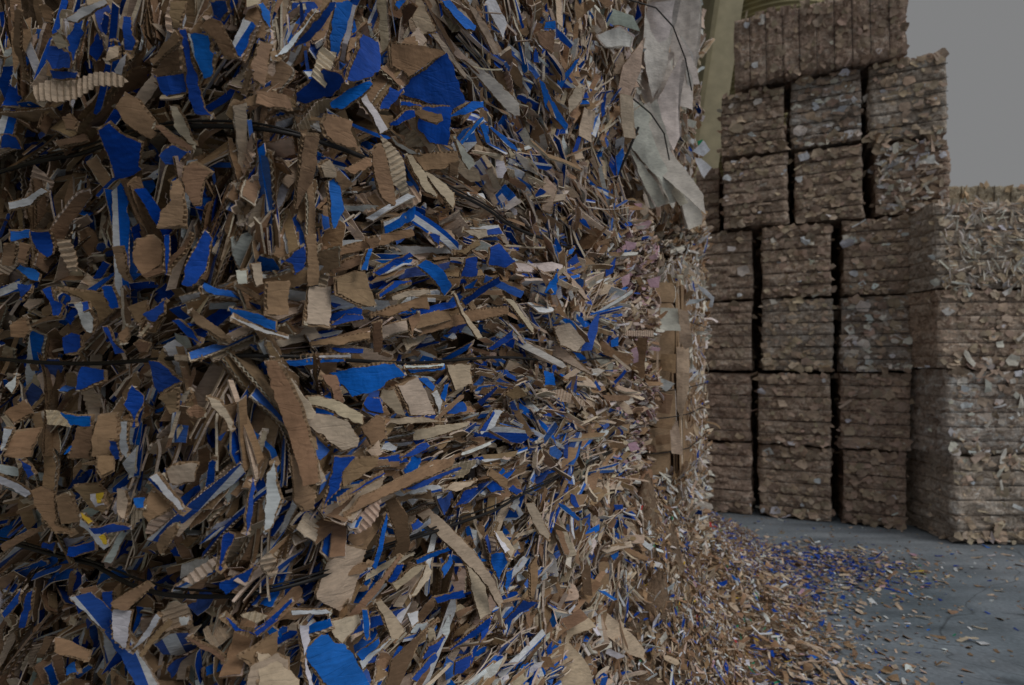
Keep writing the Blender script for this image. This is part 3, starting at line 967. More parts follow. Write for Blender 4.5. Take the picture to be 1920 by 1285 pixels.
I G 920,790 950,780 960,840 930,830
I A 810,1050 860,1040 940,1200 940,1260 860,1285
I A 850,1040 900,1070 940,1130 930,1200 880,1120
I A 350,200 480,150 560,200 540,260 400,260
I C 340,70 420,40 560,90 600,180 480,140 360,150
I L 130,450 240,330 270,320 180,450 140,540
I B 220,850 260,730 285,730 240,860
I K 10,180 120,170 110,310 30,250
I L 60,120 120,115 120,165 50,165
I B 0,260 30,300 30,350 0,355
I P 190,560 230,490 280,490 270,570 200,640
I L 0,410 60,470 180,700 170,730 60,600
I B 380,570 405,510 400,640 380,660
I L 460,880 500,830 510,870 470,990
I N 560,1140 610,1140 600,1180
I P 280,600 330,640 320,800 250,760
I P 340,900 400,910 410,1050 380,1080 330,980
I K 200,60 310,0 340,20 270,100
I P 60,1000 130,1060 100,1200 40,1180
I W 150,830 170,760 200,880 180,1000
"""
def hero_list():
    out = []
    for ln in HERO.strip().splitlines():
        p = ln.split(); x0, y0, s = REG[p[0]]
        pts = [(x0 + float(a) / s, y0 + float(b) / s) for a, b in (q.split(',') for q in p[2:])]
        out.append((p[0], p[1], np.array(pts)))
    return out

def wall_point(x, y, out):
    """where the line of sight through (x, y) meets the wall surface moved out by `out`"""
    d = wall_depth(x)
    for _ in range(4):
        p = unproj(x, y, d)
        r = p[:2] - C0
        a = r @ UR if (r @ NR) > (r @ NL) else -(r @ VL)
        s, nn, al = surf(a, p[2], out)
        ray = np.array([(x - 960) / F, 1., -(y - 675) / F])
        e = (p - s) @ nn
        den = ray @ nn
        if abs(den) < .2: den = -.2
        d -= max(-.15, min(.15, e / den))
    return unproj(x, y, d), nn, a

def hero_piece(code, pts, out, lean=.35, thick=None, depth=None, toward=.55):
    c = pts.mean(0)
    p0, nn, a = wall_point(c[0], c[1], out)
    if depth is not None: p0 = unproj(c[0], c[1], depth)
    view = np.array([0, 0, EYE]) - p0; view /= np.linalg.norm(view)
    for _ in range(20):
        n = nn * (1 - toward) + view * toward + rng.normal(0, lean, 3)
        n /= np.linalg.norm(n)
        if n @ view > .62: break
    rays = np.stack([(pts[:, 0] - 960) / F, np.ones(len(pts)), -(pts[:, 1] - 675) / F], 1)
    o = np.array([0, 0, EYE])
    t = ((p0 - o) @ n) / (rays @ n)
    W = o + rays * t[:, None]
    cen = W.mean(0)
    Q = W - cen
    u, s, vt = np.linalg.svd(Q, full_matrices=False)
    ex = vt[0]; ez = n; ey = np.cross(ez, ex)
    P2 = np.stack([Q @ ex, Q @ ey], 1)
    near = p0[1] < 1.7
    fl = code == 'F'
    h = thick or (rng.uniform(.0044, .0062) if near else rng.uniform(.002, .004))
    paperish = code in 'WAG' and not near
    if fl:
        V, T, sf = board(P2, .0014, .0026, .0008, .0028, False)
    elif paperish:
        V, T, sf = board(P2, .0012, .005, .0016, .009, False)
    else:
        V, T, sf = board(P2, h, .0015 if near else .003, .0006, .011 if near else .02, near, diff=.0018)
    if paperish:      # soft creases in sheet card
        q_ = np.column_stack([V[:, 0], V[:, 1] * 2.2, V[:, 0] * 0 + rng.uniform(0, 50)])
        V[:, 2] += vnoise(q_, .16, 2) * .007 - np.abs(vnoise(q_, .14, 3)) * .005
    x, y = V[:, 0].copy(), V[:, 1].copy()
    L = np.ptp(P2[:, 0]); Wd = np.ptp(P2[:, 1])
    ph = rng.uniform(0, 6, 4)
    V[:, 2] += .0011 * (np.sin(x * 80 + ph[0]) * np.cos(y * 70 + ph[1]) + .5 * np.sin(x * 160 + ph[2] + y * 50))
    V[:, 2] += rng.normal(0, 1.3) * x * x * (.5 if L > .12 else 1.)
    V[:, 2] += rng.normal(0, 2.5) * y * y
    if rng.random() < .45:      # a fold line
        x0 = rng.uniform(-.25, .25) * L; m = x > x0
        V[m, 2] += math.tan(rng.normal(0, .3)) * (x[m] - x0)
    if fl: V[:, 2] += .0019 * np.sin(2 * math.pi * x / .0088)
    Wc = V @ np.stack([ex, ey, ez]) + cen
    base = {'S': 'L', 'F': 'P'}.get(code, code)
    cf = jit(KR[base], .1) if base not in 'BL' else jit(tuple(np.array(KR[base]) * .88 + np.array([.5, .55, .6]) * rng.uniform(0, .05) + np.array(KR['BL'['LB'.index(base)]]) * .1 * rng.random()), .12)
    cb = jit(KR['K']) if code != 'K' else jit(KR['B'] if rng.random() < .5 else KR['K'])
    C = np.empty((len(V), 3)); C[sf == 0] = cf; C[sf == 1] = cb; C[sf == 2] = jit(KR['E'], .15)
    U = np.zeros((len(V), 3)); U[:, 0] = x; U[:, 1] = y / (Wd * 1.25) + .6; U[:, 2] = np.where(sf == 0, 1. if code == 'S' else 0., 0)
    area = np.ptp(pts[:, 0]) * np.ptp(pts[:, 1])
    return Wc, T, C, U, area, a
# ------------------------------------------------------------------ near corner stack
def thing(name, loc, label, cat, group=None):
    return tag(empty(name, loc), label, cat, group)

NEAR = {}
def near_bale(key, label, a0, a1, z0, z1, core=True, **kw):
    b = thing('cardboard_bale', (0, 0, 0), label, 'bale', 'bales of the near corner stack')
    NEAR[key] = dict(o=b, st=Store(), a=(a0, a1), z=(z0, z1))
    if core: near_body(a0, a1, z0 + .01, z1 - .01, b, **kw)
    return b

near_bale('A1', 'big near bale of shredded brown board and blue printed pieces, bound by dark wires', -1.0, 1.5, 1.1, 2.2)
near_bale('A2', 'brown and blue board bale lying on top of the big near bale', -1.0, 1.5, 2.2, 3.3)
near_bale('A0', 'lower board bale under the big near bale with large pale torn sheets', -1.0, 1.55, .0, 1.1)
near_bale('B1', 'bale of pale pink and cream paper cuttings', 1.52, 2.05, 1.1, 2.16, rec=.10)
near_bale('D1', 'ragged bale of pale shreds behind the flattened boxes', 2.3, 3.2, .9, 2.5, rec=.12)
near_bale('B2', 'bale of large smooth grey white card sheets hanging in folds', 1.56, 3.0, 2.16, 4.2, rec=.12)
near_bale('B0', 'crumbling bale of white and brown shreds spilling onto the yard', 1.57, 3.3, 0., 1.08, rec=.10)

# loose shreds pressed into each face
S = NEAR['A1']['st']
shreds(S, 1750, -1.0, .95, 1.10, 2.2, 'blue', 'h', lo=-.085, hi=.0, sc=(.7, 1.5))
shreds(S, 900, .8, 1.55, 1.10, 2.2, 'blue', 'l', lo=-.06, hi=.02, sc=(.7, 1.7), sw=.8)
# long bent strips that follow the sweep of the layers
shreds(S, 150, -1.0, 1.1, 1.12, 2.2, 'blue', 'x', lo=-.02, hi=.02, sc=(.8, 1.3))
# finer torn edges packed between the large ones
shreds(S, 1500, -1.0, .9, 1.10, 2.2, 'blue', 'l', lo=-.06, hi=.006, sc=(.5, 1.3), sw=.5)
shreds(S, 600, .8, 1.55, 1.10, 2.2, 'blue', 'l', lo=-.04, hi=.025, sc=(.9, 2.2), sw=.4)
shreds(NEAR['A0']['st'], 260, -1.0, .2, .92, 1.12, 'blue', 'h', lo=-.07, hi=.0, sc=(.7, 1.4))
shreds(NEAR['A2']['st'], 600, .2, 1.55, 2.2, 2.9, 'blue', 'l', lo=-.04, hi=.02, sc=(.7, 2.), sw=.4)
shreds(NEAR['A0']['st'], 700, .3, 1.55, .2, 1.1, 'blue', 'l', lo=-.04, hi=.02, sc=(.7, 2.), sw=.4)
S = NEAR['A2']['st']
shreds(S, 480, .1, .9, 2.2, 2.75, 'blue', 'h', lo=-.085, hi=.0, sc=(.7, 1.5))
shreds(S, 800, .8, 1.55, 2.2, 2.95, 'blue', 'l', lo=-.06, hi=.02, sc=(.7, 1.8), sw=.8)
S = NEAR['A0']['st']
shreds(S, 480, .15, .8, .7, 1.1, 'blue', 'h', lo=-.085, hi=.0, sc=(.7, 1.5))
shreds(S, 1000, .75, 1.58, .1, 1.1, 'blue', 'l', lo=-.06, hi=.02, sc=(.7, 1.7), sw=.8)
shreds(NEAR['B1']['st'], 2300, 1.50, 2.03, 1.08, 2.2, 'pink', 'k', lo=-.08, hi=.03, sc=(.9, 2.2), sw=.55)
shreds(NEAR['B1']['st'], 260, 1.48, 2.03, 1.08, 2.2, 'pink', 'l', lo=-.06, hi=.02, sc=(.6, 1.), sw=.7)
shreds(NEAR['B2']['st'], 420, 1.54, 3.05, 2.2, 4.1, 'pale', 'l', lo=-.10, hi=-.02, sc=(1., 2.), lie_bias=.2)
shreds(NEAR['B2']['st'], 350, 2.55, 3.05, 2.2, 4.1, 'pale', 'l', lo=-.08, hi=.02, sc=(.8, 1.5))
shreds(NEAR['D1']['st'], 1900, 2.45, 3.2, .8, 2.4, 'pale', 'k', lo=-.07, hi=.04, sc=(1., 3.), sw=.6)
shreds(NEAR['D1']['st'], 260, 2.3, 3.05, .8, 2.4, 'pale', 'l', lo=-.07, hi=.03, sc=(.8, 1.5), sw=.6)
shreds(NEAR['B0']['st'], 2600, 1.57, 3.3, .0, 1.1, 'pale', 'k', lo=-.06, hi=.03, sc=(1., 3.), sw=.5)
shreds(NEAR['B0']['st'], 550, 1.50, 3.05, .0, 1.1, 'pale', 'l', lo=-.06, hi=.04, sc=(.8, 1.7), sw=.5)
# pale streaky paper strips at the foot of the lower bale
shreds(NEAR['B0']['st'], 420, 1.35, 1.95, .1, 1.0, 'pale', 'l', lo=-.03, hi=.05, sc=(1., 2.), sw=.3, lie_bias=.25)

# bale of flattened boxes at the end of the stack: a block with its own front
bx = thing('cardboard_bale', (0, 0, 0), 'strapped bale of folded brown boxes right of the pink paper bale', 'bale', 'bales of the near corner stack')
NEAR['C1'] = dict(o=bx, st=Store())
def slab(name, p, e1, e2, e3, parent, mat=None, col=None, seed=0, res=.02, amp=.006, wave=0.):
    """rounded, slightly crushed block spanned by three edge vectors from corner p"""
    p, e1, e2, e3 = (np.array(v, float) for v in (p, e1, e2, e3))
    l1, l2, l3 = (np.linalg.norm(v) for v in (e1, e2, e3))
    n1, n2, n3 = (max(2, min(70, int(l / res) + 1)) for l in (l1, l2, l3))
    V = []; Fc = []; off = 0
    cen = p + (e1 + e2 + e3) / 2
    for (u, v, w, nu, nv) in ((e1, e2, e3, n1, n2), (e1, e3, e2, n1, n3), (e2, e3, e1, n2, n3)):
        for side in (0, 1):
            a = np.linspace(0, 1, nu); b = np.linspace(0, 1, nv)
            A, B = np.meshgrid(a, b, indexing='ij')
            P = p + A[..., None] * u + B[..., None] * v + side * w
            V.append(P.reshape(-1, 3))
            idx = np.arange(nu * nv).reshape(nu, nv) + off
            q = np.stack([idx[:-1, :-1], idx[1:, :-1], idx[1:, 1:], idx[:-1, 1:]], -1).reshape(-1, 4)
            nrm = np.cross(u, v) * (1 if side else -1)
            if np.dot(nrm, (w if side else -w)) < 0: q = q[:, ::-1]
            Fc.append(q); off += nu * nv
    V = np.concatenate(V)
    # soften corners: pull towards centre where two faces meet
    L = np.stack([(V - p) @ (e1 / l1) / l1, (V - p) @ (e2 / l2) / l2, (V - p) @ (e3 / l3) / l3], 1) * 2 - 1
    ls = np.array([l1, l2, l3]); rr = min(.03, min(ls) * .35)
    dist = (1 - np.abs(L)) * ls / 2
    k = np.clip(1 - dist / rr, 0, 1)
    e = [e1 / l1, e2 / l2, e3 / l3]
    for i in range(3):
        j, m = (i + 1) % 3, (i + 2) % 3
        pull = (np.maximum(k[:, j], k[:, m]) ** 2) * (k[:, i] > .99) * rr * .35
        V = V - np.sign(L[:, i])[:, None] * e[i] * pull[:, None]
    d = V - cen; d /= np.linalg.norm(d, axis=1)[:, None]
    V = V + d * (vnoise(V, .07, seed) * amp + vnoise(V, .02, seed + 1) * amp * .4)[:, None]
    return mesh_obj(name, V, np.concatenate(Fc), mat or M_CORE, parent, smooth=True,
                    col=None if col is None else np.tile(col, (len(V), 1)),
                    uvw=None if col is None else np.column_stack([V[:, 2], V[:, 0] * 0, V[:, 0] * 0]))
ce1 = np.array([.20, .085, 0]); cin = np.array([.30, .62, 0])
cp = np.array([.60, 2.62, 0.])
# columns of compressed boxes; each span bulges between the straps
zb = [1.08, 1.19, 1.30, 1.47, 1.60, 1.76, 1.86, 1.95]
cols = ['K', 'K', 'A', 'K', 'K', 'P', 'A']
for k in range(7):
    jx = rng.uniform(-.01, .01)
    slab('folded_box', cp + [jx, rng.uniform(-.02, .02), zb[k]] + ce1 * .02, ce1 * .66, [rng.uniform(-.01, .01), 0, zb[k + 1] - zb[k] - .003], cin, bx, M_BOARD, jit(KR[cols[k]], .1), 20 + k, amp=.012)
for k in range(5):
    f = .69 + .06 * k; zt = rng.uniform(.74, .90)
    slab('board_stack', cp + ce1 * f + np.array([0, rng.uniform(-.035, .01), 1.08]), ce1 * .052, [rng.normal(0, .012), rng.normal(0, .012), zt], cin * .98, bx, M_BOARD, jit(KR[['P', 'K', 'P', 'A', 'K'][k]], .1), 40 + k, res=.012, amp=.006)
for k in range(3):
    slab('board_stack', cp - ce1 * (.16 + .12 * k) + np.array([-.01, .03 + .015 * k, 1.08]), ce1 * .10, [rng.normal(0, .01), 0, .62 - .05 * k], cin * .9, bx, M_BOARD, jit(KR['K'], .12), 51 + k, res=.012, amp=.006)
for z in (1.19, 1.345, 1.465, 1.765):
    q0 = cp - ce1 * .42 + np.array([0, -.012, z]); q1 = cp + ce1 * 1.02 + np.array([0, -.04, z + .01])
    tube('strap', [q0 + (q1 - q0) * t + np.array([0, -.008 * math.sin(t * 3.14), -.01 * math.sin(t * 3.1)]) for t in np.linspace(0, 1, 12)] + [q1 + cin * t for t in (.2, .6, 1.)], .0025, bx)
# crumpled ends and ragged bits round the box bale
for q in range(900):
    u = rng.random()
    if u < .5: pp = cp + ce1 * rng.normal(1.03, .05) + cin * rng.uniform(0, .9) + np.array([0, 0, rng.uniform(1.0, 2.15)])
    elif u < .75: pp = cp + ce1 * rng.uniform(-.4, 1.0) + cin * rng.uniform(0, .4) + np.array([0, -.02, rng.normal(1.97, .05)])
    else: pp = cp + ce1 * rng.uniform(-.5, 1.05) + cin * rng.uniform(0, .3) + np.array([0, -.03, rng.uniform(.9, 1.1)])
    d = np.array([rng.normal(0, .4), rng.normal(0, .4), rng.normal(0, 1)]); d /= np.linalg.norm(d)
    n3 = np.array([.6, -.8, 0]) + rng.normal(0, .5, 3)
    cf, cb, code = palette(0, 0, 'pale')
    place(NEAR['C1']['st'], (TK if rng.random() < .8 else TL)[rng.integers(30)], pp, d, n3, cf, cb, 0, rng.uniform(.6, 1.7), 1.3, None, .5)

# pieces that show largest
heroes = []
BACKING = [[(1158, 175), (1180, 110), (1205, 50), (1215, 0), (1262, -40), (1262, 40), (1240, 120), (1225, 200), (1185, 230)],
           [(1255, -30), (1312, -30), (1310, 60), (1300, 150), (1290, 210), (1262, 200), (1250, 90)],
           [(1168, 230), (1220, 190), (1250, 260), (1262, 360), (1250, 390), (1225, 330), (1180, 290)]]
hl = [('I', 'A', np.array(p_, float)) for p_ in BACKING] + hero_list()
for idx, (reg, code, pts) in enumerate(hl):
    ar = np.ptp(pts[:, 0]) * np.ptp(pts[:, 1])
    c = pts.mean(0)
    out = .032 + .020 * rng.random() + .012 * (ar < 1500)
    depth = None; toward = .55; lean = .22
    if c[0] > 560 and c[0] < 1120: toward = .5
    if c[0] > 1205 and 540 < c[1] < 870: depth = 2.585 + .1 * rng.random() * 0 - .02 * rng.random(); lean = .1; toward = .9
    elif c[0] > 1120: toward = .6; lean = .15
    if reg == 'I' and code in 'AWP' and c[0] > 1150: out = (.055 if len(heroes) >= 3 else .025) + .03 * rng.random(); lean = .07; toward = .58
    W, T, C, U, area, a = hero_piece(code, pts, out, lean, depth=depth, toward=toward)
    z = W[:, 2].mean()
    if depth is not None: key = 'C1'
    elif a < 1.5: key = 'A1' if 1.1 <= z < 2.2 else ('A2' if z >= 2.2 else 'A0')
    elif z > 2.16: key = 'B2' if a < 3.0 else 'D1'
    elif z < 1.1: key = 'B0'
    elif a < 2.1: key = 'B1'
    else: key = 'D1'
    heroes.append((area, key, code, W, T, C, U))
    if reg == 'I' and code in 'AP' and area > 1200:      # sheets hang in packets: more sheets behind each
        for j in (1, 2, 3):
            W2, T2, C2_, U2, _, _ = hero_piece(code, pts + rng.normal(0, 2.2, 2) + rng.normal(0, .8, pts.shape), out - .009 * j, lean * .3, depth=depth, toward=toward)
            NEAR[key]['st'].add(W2, T2, C2_, U2)
heroes.sort(key=lambda h: -h[0])
cnt = {}
PN = {'B': ('board_scrap', 'bright blue printed board scrap'), 'L': ('board_scrap', 'light blue printed board scrap'), 'W': ('board_scrap', 'white faced board scrap'),
      'S': ('board_scrap', 'blue and white striped board scrap'), 'Y': ('board_scrap', 'yellow printed board scrap'), 'N': ('paper_scrap', 'pink paper scrap'),
      'G': ('board_scrap', 'green printed scrap'), 'V': ('paper_scrap', 'violet paper scrap'), 'F': ('fluted_scrap', 'torn scrap with bare ridged fluting'),
      'A': ('card_sheet', 'smooth greyish white card sheet'), 'P': ('board_scrap', 'pale tan board scrap'), 'K': ('board_scrap', None), 'D': ('board_scrap', 'dark brown board scrap'), 'C': ('card_sheet', 'crumpled grey card sheet')}
for area, key, code, W, T, C, U in heroes:
    nm, lb = PN[code]
    k = (key, nm)
    cnt[k] = cnt.get(k, 0) + 1
    if cnt[k] > 99: NEAR[key]['st'].add(W, T, C, U); continue
    o = mesh_obj(nm, W, T, M_CARD if code in 'AWGVNC' else M_BOARD, NEAR[key]['o'], C, U)
    if lb: o['label'] = lb
for key, d in NEAR.items():
    d['st'].build('shreds', d['o'], kind='stuff')

A1 = NEAR['A1']['o']
for z, sg in ((1.27, 0), (1.60, 0), (1.93, 0)):
    wire(z, -1.0, 1.5, A1, .0034, .034)
    if z != 1.60: wire(z + .007, -1.0, 1.5, A1, .0018, .030)
wire(2.52, .1, 1.5, NEAR['A2']['o'], .0022, .01)
wire(.85, .1, 1.5, NEAR['A0']['o'], .0022, .01)
# loose rod sticking out by the white sheets, and wires across the sheets
tube('wire_end', [unproj(1197, 239, 2.05), unproj(1178, 285, 2.04), unproj(1156, 334, 2.06)], .0045, NEAR['B1']['o'])
tube('wire', [unproj(x, y, d * .955) for x, y, d in ((1180, 0, 2.2), (1230, 15, 2.28), (1262, 50, 2.36), (1285, 110, 2.5), (1297, 170, 2.7))], .0028, NEAR['B2']['o'])
tube('wire', [unproj(x, y, d * .955) for x, y, d in ((1160, 174, 2.15), (1185, 184, 2.18), (1220, 213, 2.26), (1245, 250, 2.36), (1255, 300, 2.45))], .0028, NEAR['B2']['o'])

# ------------------------------------------------------------------ back wall of bales
TINTS = {
    'tan': strata_material('bale_tan', (.33, .225, .165), (.60, .455, .35), (.74, .62, .51), 13),
    'brown': strata_material('bale_brown', (.31, .205, .15), (.58, .425, .33), (.70, .58, .48), 12),
    'grey': strata_material('bale_greyish', (.30, .22, .17), (.56, .47, .40), (.74, .72, .69), 12, .7),
    'pale': strata_material('bale_pale', (.34, .26, .20), (.62, .52, .43), (.78, .72, .65), 15),
    'straw': strata_material('bale_straw', (.27, .21, .14), (.50, .42, .30), (.62, .55, .43), 12)}
BF = [-1]
def sheet_tmpl():
    return TS[rng.integers(len(TS))] if rng.random() < .8 else TL[rng.integers(len(TL))]
def back_bale(p, ex, size, tint, label, group, wires=5, vertical=False, dark_end=False, white=.1, shred=0, nflakes=230, lean=0., protrude=1., tilt=0.):
    """p: lower front-left corner; ex: unit vector along the front; size (w, depth, h)"""
    w, dpt, h = size
    ex = np.array([ex[0], ex[1], 0.]) / math.hypot(ex[0], ex[1]); ey = np.array([-ex[1], ex[0], 0.]); ez = np.array([0, 0, 1.])
    if tilt: ex, ez = ex * math.cos(tilt) + ez * math.sin(tilt), ez * math.cos(tilt) - ex * math.sin(tilt)
    p = np.array(p, float)
    b = thing('paper_bale', tuple(p + ex * w / 2 + ey * dpt / 2), label, 'bale', group)
    org = p + ex * w / 2 + ey * dpt / 2
    BF[0] += 1; sd = BF[0] * 7 + 3
    res = .016
    nw, nd, nh = int(w / res), int(dpt / .035), int(h / res)
    V = []; Fc = []; off = 0
    for (ax, n1, ay, n2, fx, fv) in ((0, nw, 2, nh, 1, 0), (0, nw, 2, nh, 1, 1), (1, nd, 2, nh, 0, 0), (1, nd, 2, nh, 0, 1), (0, nw, 1, nd, 2, 0), (0, nw, 1, nd, 2, 1)):
        A, B = np.meshgrid(np.linspace(0, 1, n1 + 1), np.linspace(0, 1, n2 + 1), indexing='ij')
        Q = np.zeros(A.shape + (3,)); Q[..., ax] = A; Q[..., ay] = B; Q[..., fx] = fv
        idx = np.arange(A.size).reshape(A.shape) + off
        q = np.stack([idx[:-1, :-1], idx[1:, :-1], idx[1:, 1:], idx[:-1, 1:]], -1).reshape(-1, 4)
        a1 = np.zeros(3); a1[ax] = 1; a2 = np.zeros(3); a2[ay] = 1; nf = np.zeros(3); nf[fx] = 1 if fv else -1
        if np.dot(np.cross(a1, a2), nf) < 0: q = q[:, ::-1]
        V.append(Q.reshape(-1, 3)); Fc.append(q); off += A.size
    q = np.concatenate(V); dims = np.array([w, dpt, h])
    L = q * dims
    c = q * 2 - 1
    nrm = np.where(np.abs(c) > .999, np.sign(c), 0.); nl = np.linalg.norm(nrm, axis=1); nl[nl == 0] = 1; nrm = nrm / nl[:, None]
    s = L[:, 0] if vertical else L[:, 2]; span = w if vertical else h
    seg = span / (wires + 1)
    g = np.abs(((s / seg) + .5) % 1 - .5) * seg           # distance to nearest wire line
    inner = (s > seg * .5) & (s < span - seg * .5)
    groove = np.exp(-(g / .010) ** 2) * .013 * inner
    edge = np.minimum(s, span - s)
    roundoff = np.clip(1 - edge / .07, 0, 1) ** 2 * .038
    other = L[:, 2] if vertical else L[:, 0]; ospan = h if vertical else w
    oe = np.clip(1 - np.minimum(other, ospan - other) / .05, 0, 1) ** 2 * .025
    key = L + sd * 3.1
    kk = key * (np.array([1.5, 1, .8]) if vertical else np.array([.8, 1, 1.5]))
    rough = vnoise(key, .13, sd + 5) * .012 + vnoise(kk, .06, sd) * .010 + vnoise(key, .02, sd + 1) * .005 + vnoise(key, .3, sd + 2) * .02
    isf = np.abs(c[:, 1]) > .999
    disp = rough - groove * 1. - (roundoff + oe) * isf - .01
    V = L + nrm * disp[:, None]
    M = np.stack([ex, ey, ez])
    Wd = (V - [w / 2, dpt / 2, 0]) @ M
    mesh_obj('body', Wd, np.concatenate(Fc), TINTS[tint], b)
    # wires sit in the grooves
    for k in range(1, wires + 1):
        t = k * seg
        if vertical: loop = [(t, -.012 - 0, .01), (t, -.004, h * .5), (t, -.012, h - .01)]
        else: loop = [(.01, -.010, t), (w * .35, -.002, t), (w * .7, -.002, t), (w - .01, -.010, t)]
        pts = [(np.array(v) + [-w / 2, -dpt / 2 + .004, 0]) @ M for v in loop]
        tube('wire', pts, .0028, b, sides=5)
    # loose flakes proud of the face
    st = Store()
    tone = {'tan': ('M', 'P'), 'brown': ('M', 'M'), 'grey': ('M', 'A'), 'pale': ('P', 'P'), 'straw': ('M', 'P')}[tint]
    for k in range(nflakes + shred):
        if k < nflakes * .78: lx, ly, lz = rng.uniform(.035, w - .035), .004, rng.uniform(.02, h - .02); nn = -ey
        elif k < nflakes * .95 or k >= nflakes:
            lx = rng.uniform(.04, w - .04); ly = .0; nn = -ey + ez * rng.normal(0, .5)
            lz = (rng.uniform(0, .09) if rng.random() < .6 else h - rng.uniform(0, .05)) if k < nflakes else rng.uniform(0, h)
        else:
            lx = rng.choice([0, w]) + rng.normal(0, .003); ly = rng.uniform(0, min(dpt, .3)); lz = rng.uniform(0, h); nn = ex * (1 if lx > w / 2 else -1) - ey * .4
        s_ = lx if vertical else lz
        gd = abs((s_ / seg + .5) % 1 - .5) * seg
        if gd < .016 and k < nflakes: continue
        nn = nn + rng.normal(0, .17, 3); nn /= np.linalg.norm(nn)
        th = rng.normal(0, .35) + (math.pi / 2 if vertical else 0)
        if k >= nflakes: th = rng.uniform(0, 3.14)
        dx = ex * math.cos(th) + ez * math.sin(th)
        u = rng.random()
        if u < white * .6: cf = jit(KR['W'] if rng.random() < .5 else KR['A'], .15)
        elif u < white + .5: cf = jit(KR[tone[0]], .25)
        else: cf = jit(KR[tone[1]], .25)
        if tint == 'straw': cf = tuple(np.array(cf) * [1, .95, .8])
        L3 = (np.array([lx, ly + rng.uniform(-.012, .006), lz]) + [-w / 2, -dpt / 2, 0]) @ M
        if k >= nflakes: place(st, TK[rng.integers(len(TK))], L3 - ey * .012, dx, nn, jit(KR['A'] if rng.random() < .6 else KR['P'], .2), cf, 0, rng.uniform(1.3, 3.2), 1., cf, .28 if shred > 200 else .8)
        else: place(st, sheet_tmpl(), L3, dx, nn, cf, cf, 0, rng.uniform(.5, 1.25), .8, cf)
    st.build('shreds', b, kind='stuff')
    for ch in b.children: ch.location = (0, 0, 0)
    return b

P0 = np.array([1.98, 6.22]); WD = np.array([1.82, -.79]); WD = WD / np.linalg.norm(WD)
IN = np.array([-WD[1], WD[0]])
def wp(s, z, inn=0.): q = P0 + WD * s + IN * inn; return (q[0], q[1], z)
GB = 'bales of the wall at the back of the yard'
GT = 'bales of the tall stack at the right edge'
H = .74
ordn = ['bottom', 'second', 'third', 'fourth']
spec = [  # s0, s1, column words, [tint per row], [white per row], [inset per row]
    (-.72, .53, 'leftmost column of the back wall', ['brown', 'brown', 'tan', 'tan'], [.03, .04, .05, .3]),
    (.61, 1.25, 'column right of the black gap', ['tan', 'tan', 'pale', 'tan'], [.04, .07, .06, .12]),
    (1.32, 1.92, 'column beside the dark recess', ['brown', 'brown', 'grey', 'tan'], [.03, .05, .2, .22])]
desc = {'brown': 'dark brown', 'tan': 'tan brown', 'pale': 'pale tan', 'grey': 'patchy grey and brown'}
for s0, s1, colw, tints, wh in spec:
    for r in range(4):
        j1, j2 = rng.uniform(-.015, .015, 2)
        off = [0.03, .0, 0., .0][r] * (1 if s0 > 0 else 0)
        sA = s0 + j1 - (.04 if r < 2 and s0 > .2 and s0 < 1 else 0); sB = s1 + j2 - (.03 if r < 2 and s0 > 1 else 0) 
        back_bale(wp(sA, r * H + (.004), rng.uniform(-.02, .03)), WD, (sB - sA, 1.1, H - .012), tints[r],
                  f'{desc[tints[r]]} bale, {ordn[r]} from the ground, {colw}', GB, 5 if r != 3 else 5, white=wh[r])
# upper rows, shifted towards the gap and tipped
TU = .02
up = [
    (.24, .86, 2.965, .70, 'tan', .06, 'tan brown bale, lower of two at the left end of the upper rows', 0),
    (.92, 1.52, 2.965, .70, 'tan', .04, 'plain tan bale left of the bale strewn with white paper', 0),
    (1.60, 2.20, 2.965, .66, 'brown', .55, 'brown bale strewn with white paper scraps, at the right end of the upper rows', 90),
    (.22, .84, 3.70, .66, 'tan', .04, 'dull brown bale directly under the left end of the topmost bale', 0),
    (.88, 1.51, 3.70, .70, 'grey', .45, 'greyish white patched bale under the middle of the topmost bale', 0),
    (1.55, 2.19, 3.66, .76, 'pale', .10, 'pale tan bale at the top right shoulder of the back wall', 0)]
for s0, s1, z, h, t, wh, lb, sh in up:
    back_bale(wp(s0, z, -.02 + rng.uniform(-.02, .02)), WD, (s1 - s0, 1.1, h), t, lb, GB, 5, white=wh, shred=sh, tilt=.012)
back_bale(wp(.36, 4.40, -.10), WD, (1.50, 1.05, .68), 'brown', 'topmost long brown bale with its wires running upright', GB, 9, vertical=True, white=.06, nflakes=300, tilt=.015)
back_bale(wp(-.05, 2.965, .10), WD, (.26, .9, .70), 'brown', 'narrow dark brown bale wedged between the near stack and the upper rows', GB, 4, white=.03, nflakes=80)
back_bale(wp(-.75, 2.965, .25), WD, (.66, .9, .62), 'brown', 'dark brown bale mostly hidden behind the near stack at its upper right', GB, 4, white=.03, nflakes=60)

# second row added as a blocker behind, so the gaps stay dark
for r, (a_, b_, z_, h_) in enumerate([(-.1, 1.0, 0, H), (1.02, 2.0, 0, H), (-.2, .98, H, H), (1.0, 2.0, H, H), (-.1, 1.0, 2 * H, H), (1.02, 2.0, 2 * H, H), (-.1, 1.0, 3 * H, H), (1.02, 2.0, 3 * H, H), (0.0, 1.15, 2.97, .71), (1.17, 2.15, 2.97, .71), (.3, 1.2, 3.7, .69), (1.22, 2.15, 3.7, .72)]):
    back_bale(wp(a_, z_, 1.13), WD, (b_ - a_, .6, h_ - .006), 'brown', f'added blocking bale behind the {["left", "right"][r % 2]} gaps of the back wall, {["lowest", "second", "third", "fourth", "fifth", "topmost"][r // 2]} row', 'added second row of bales behind the back wall', 0, white=.0, nflakes=2)

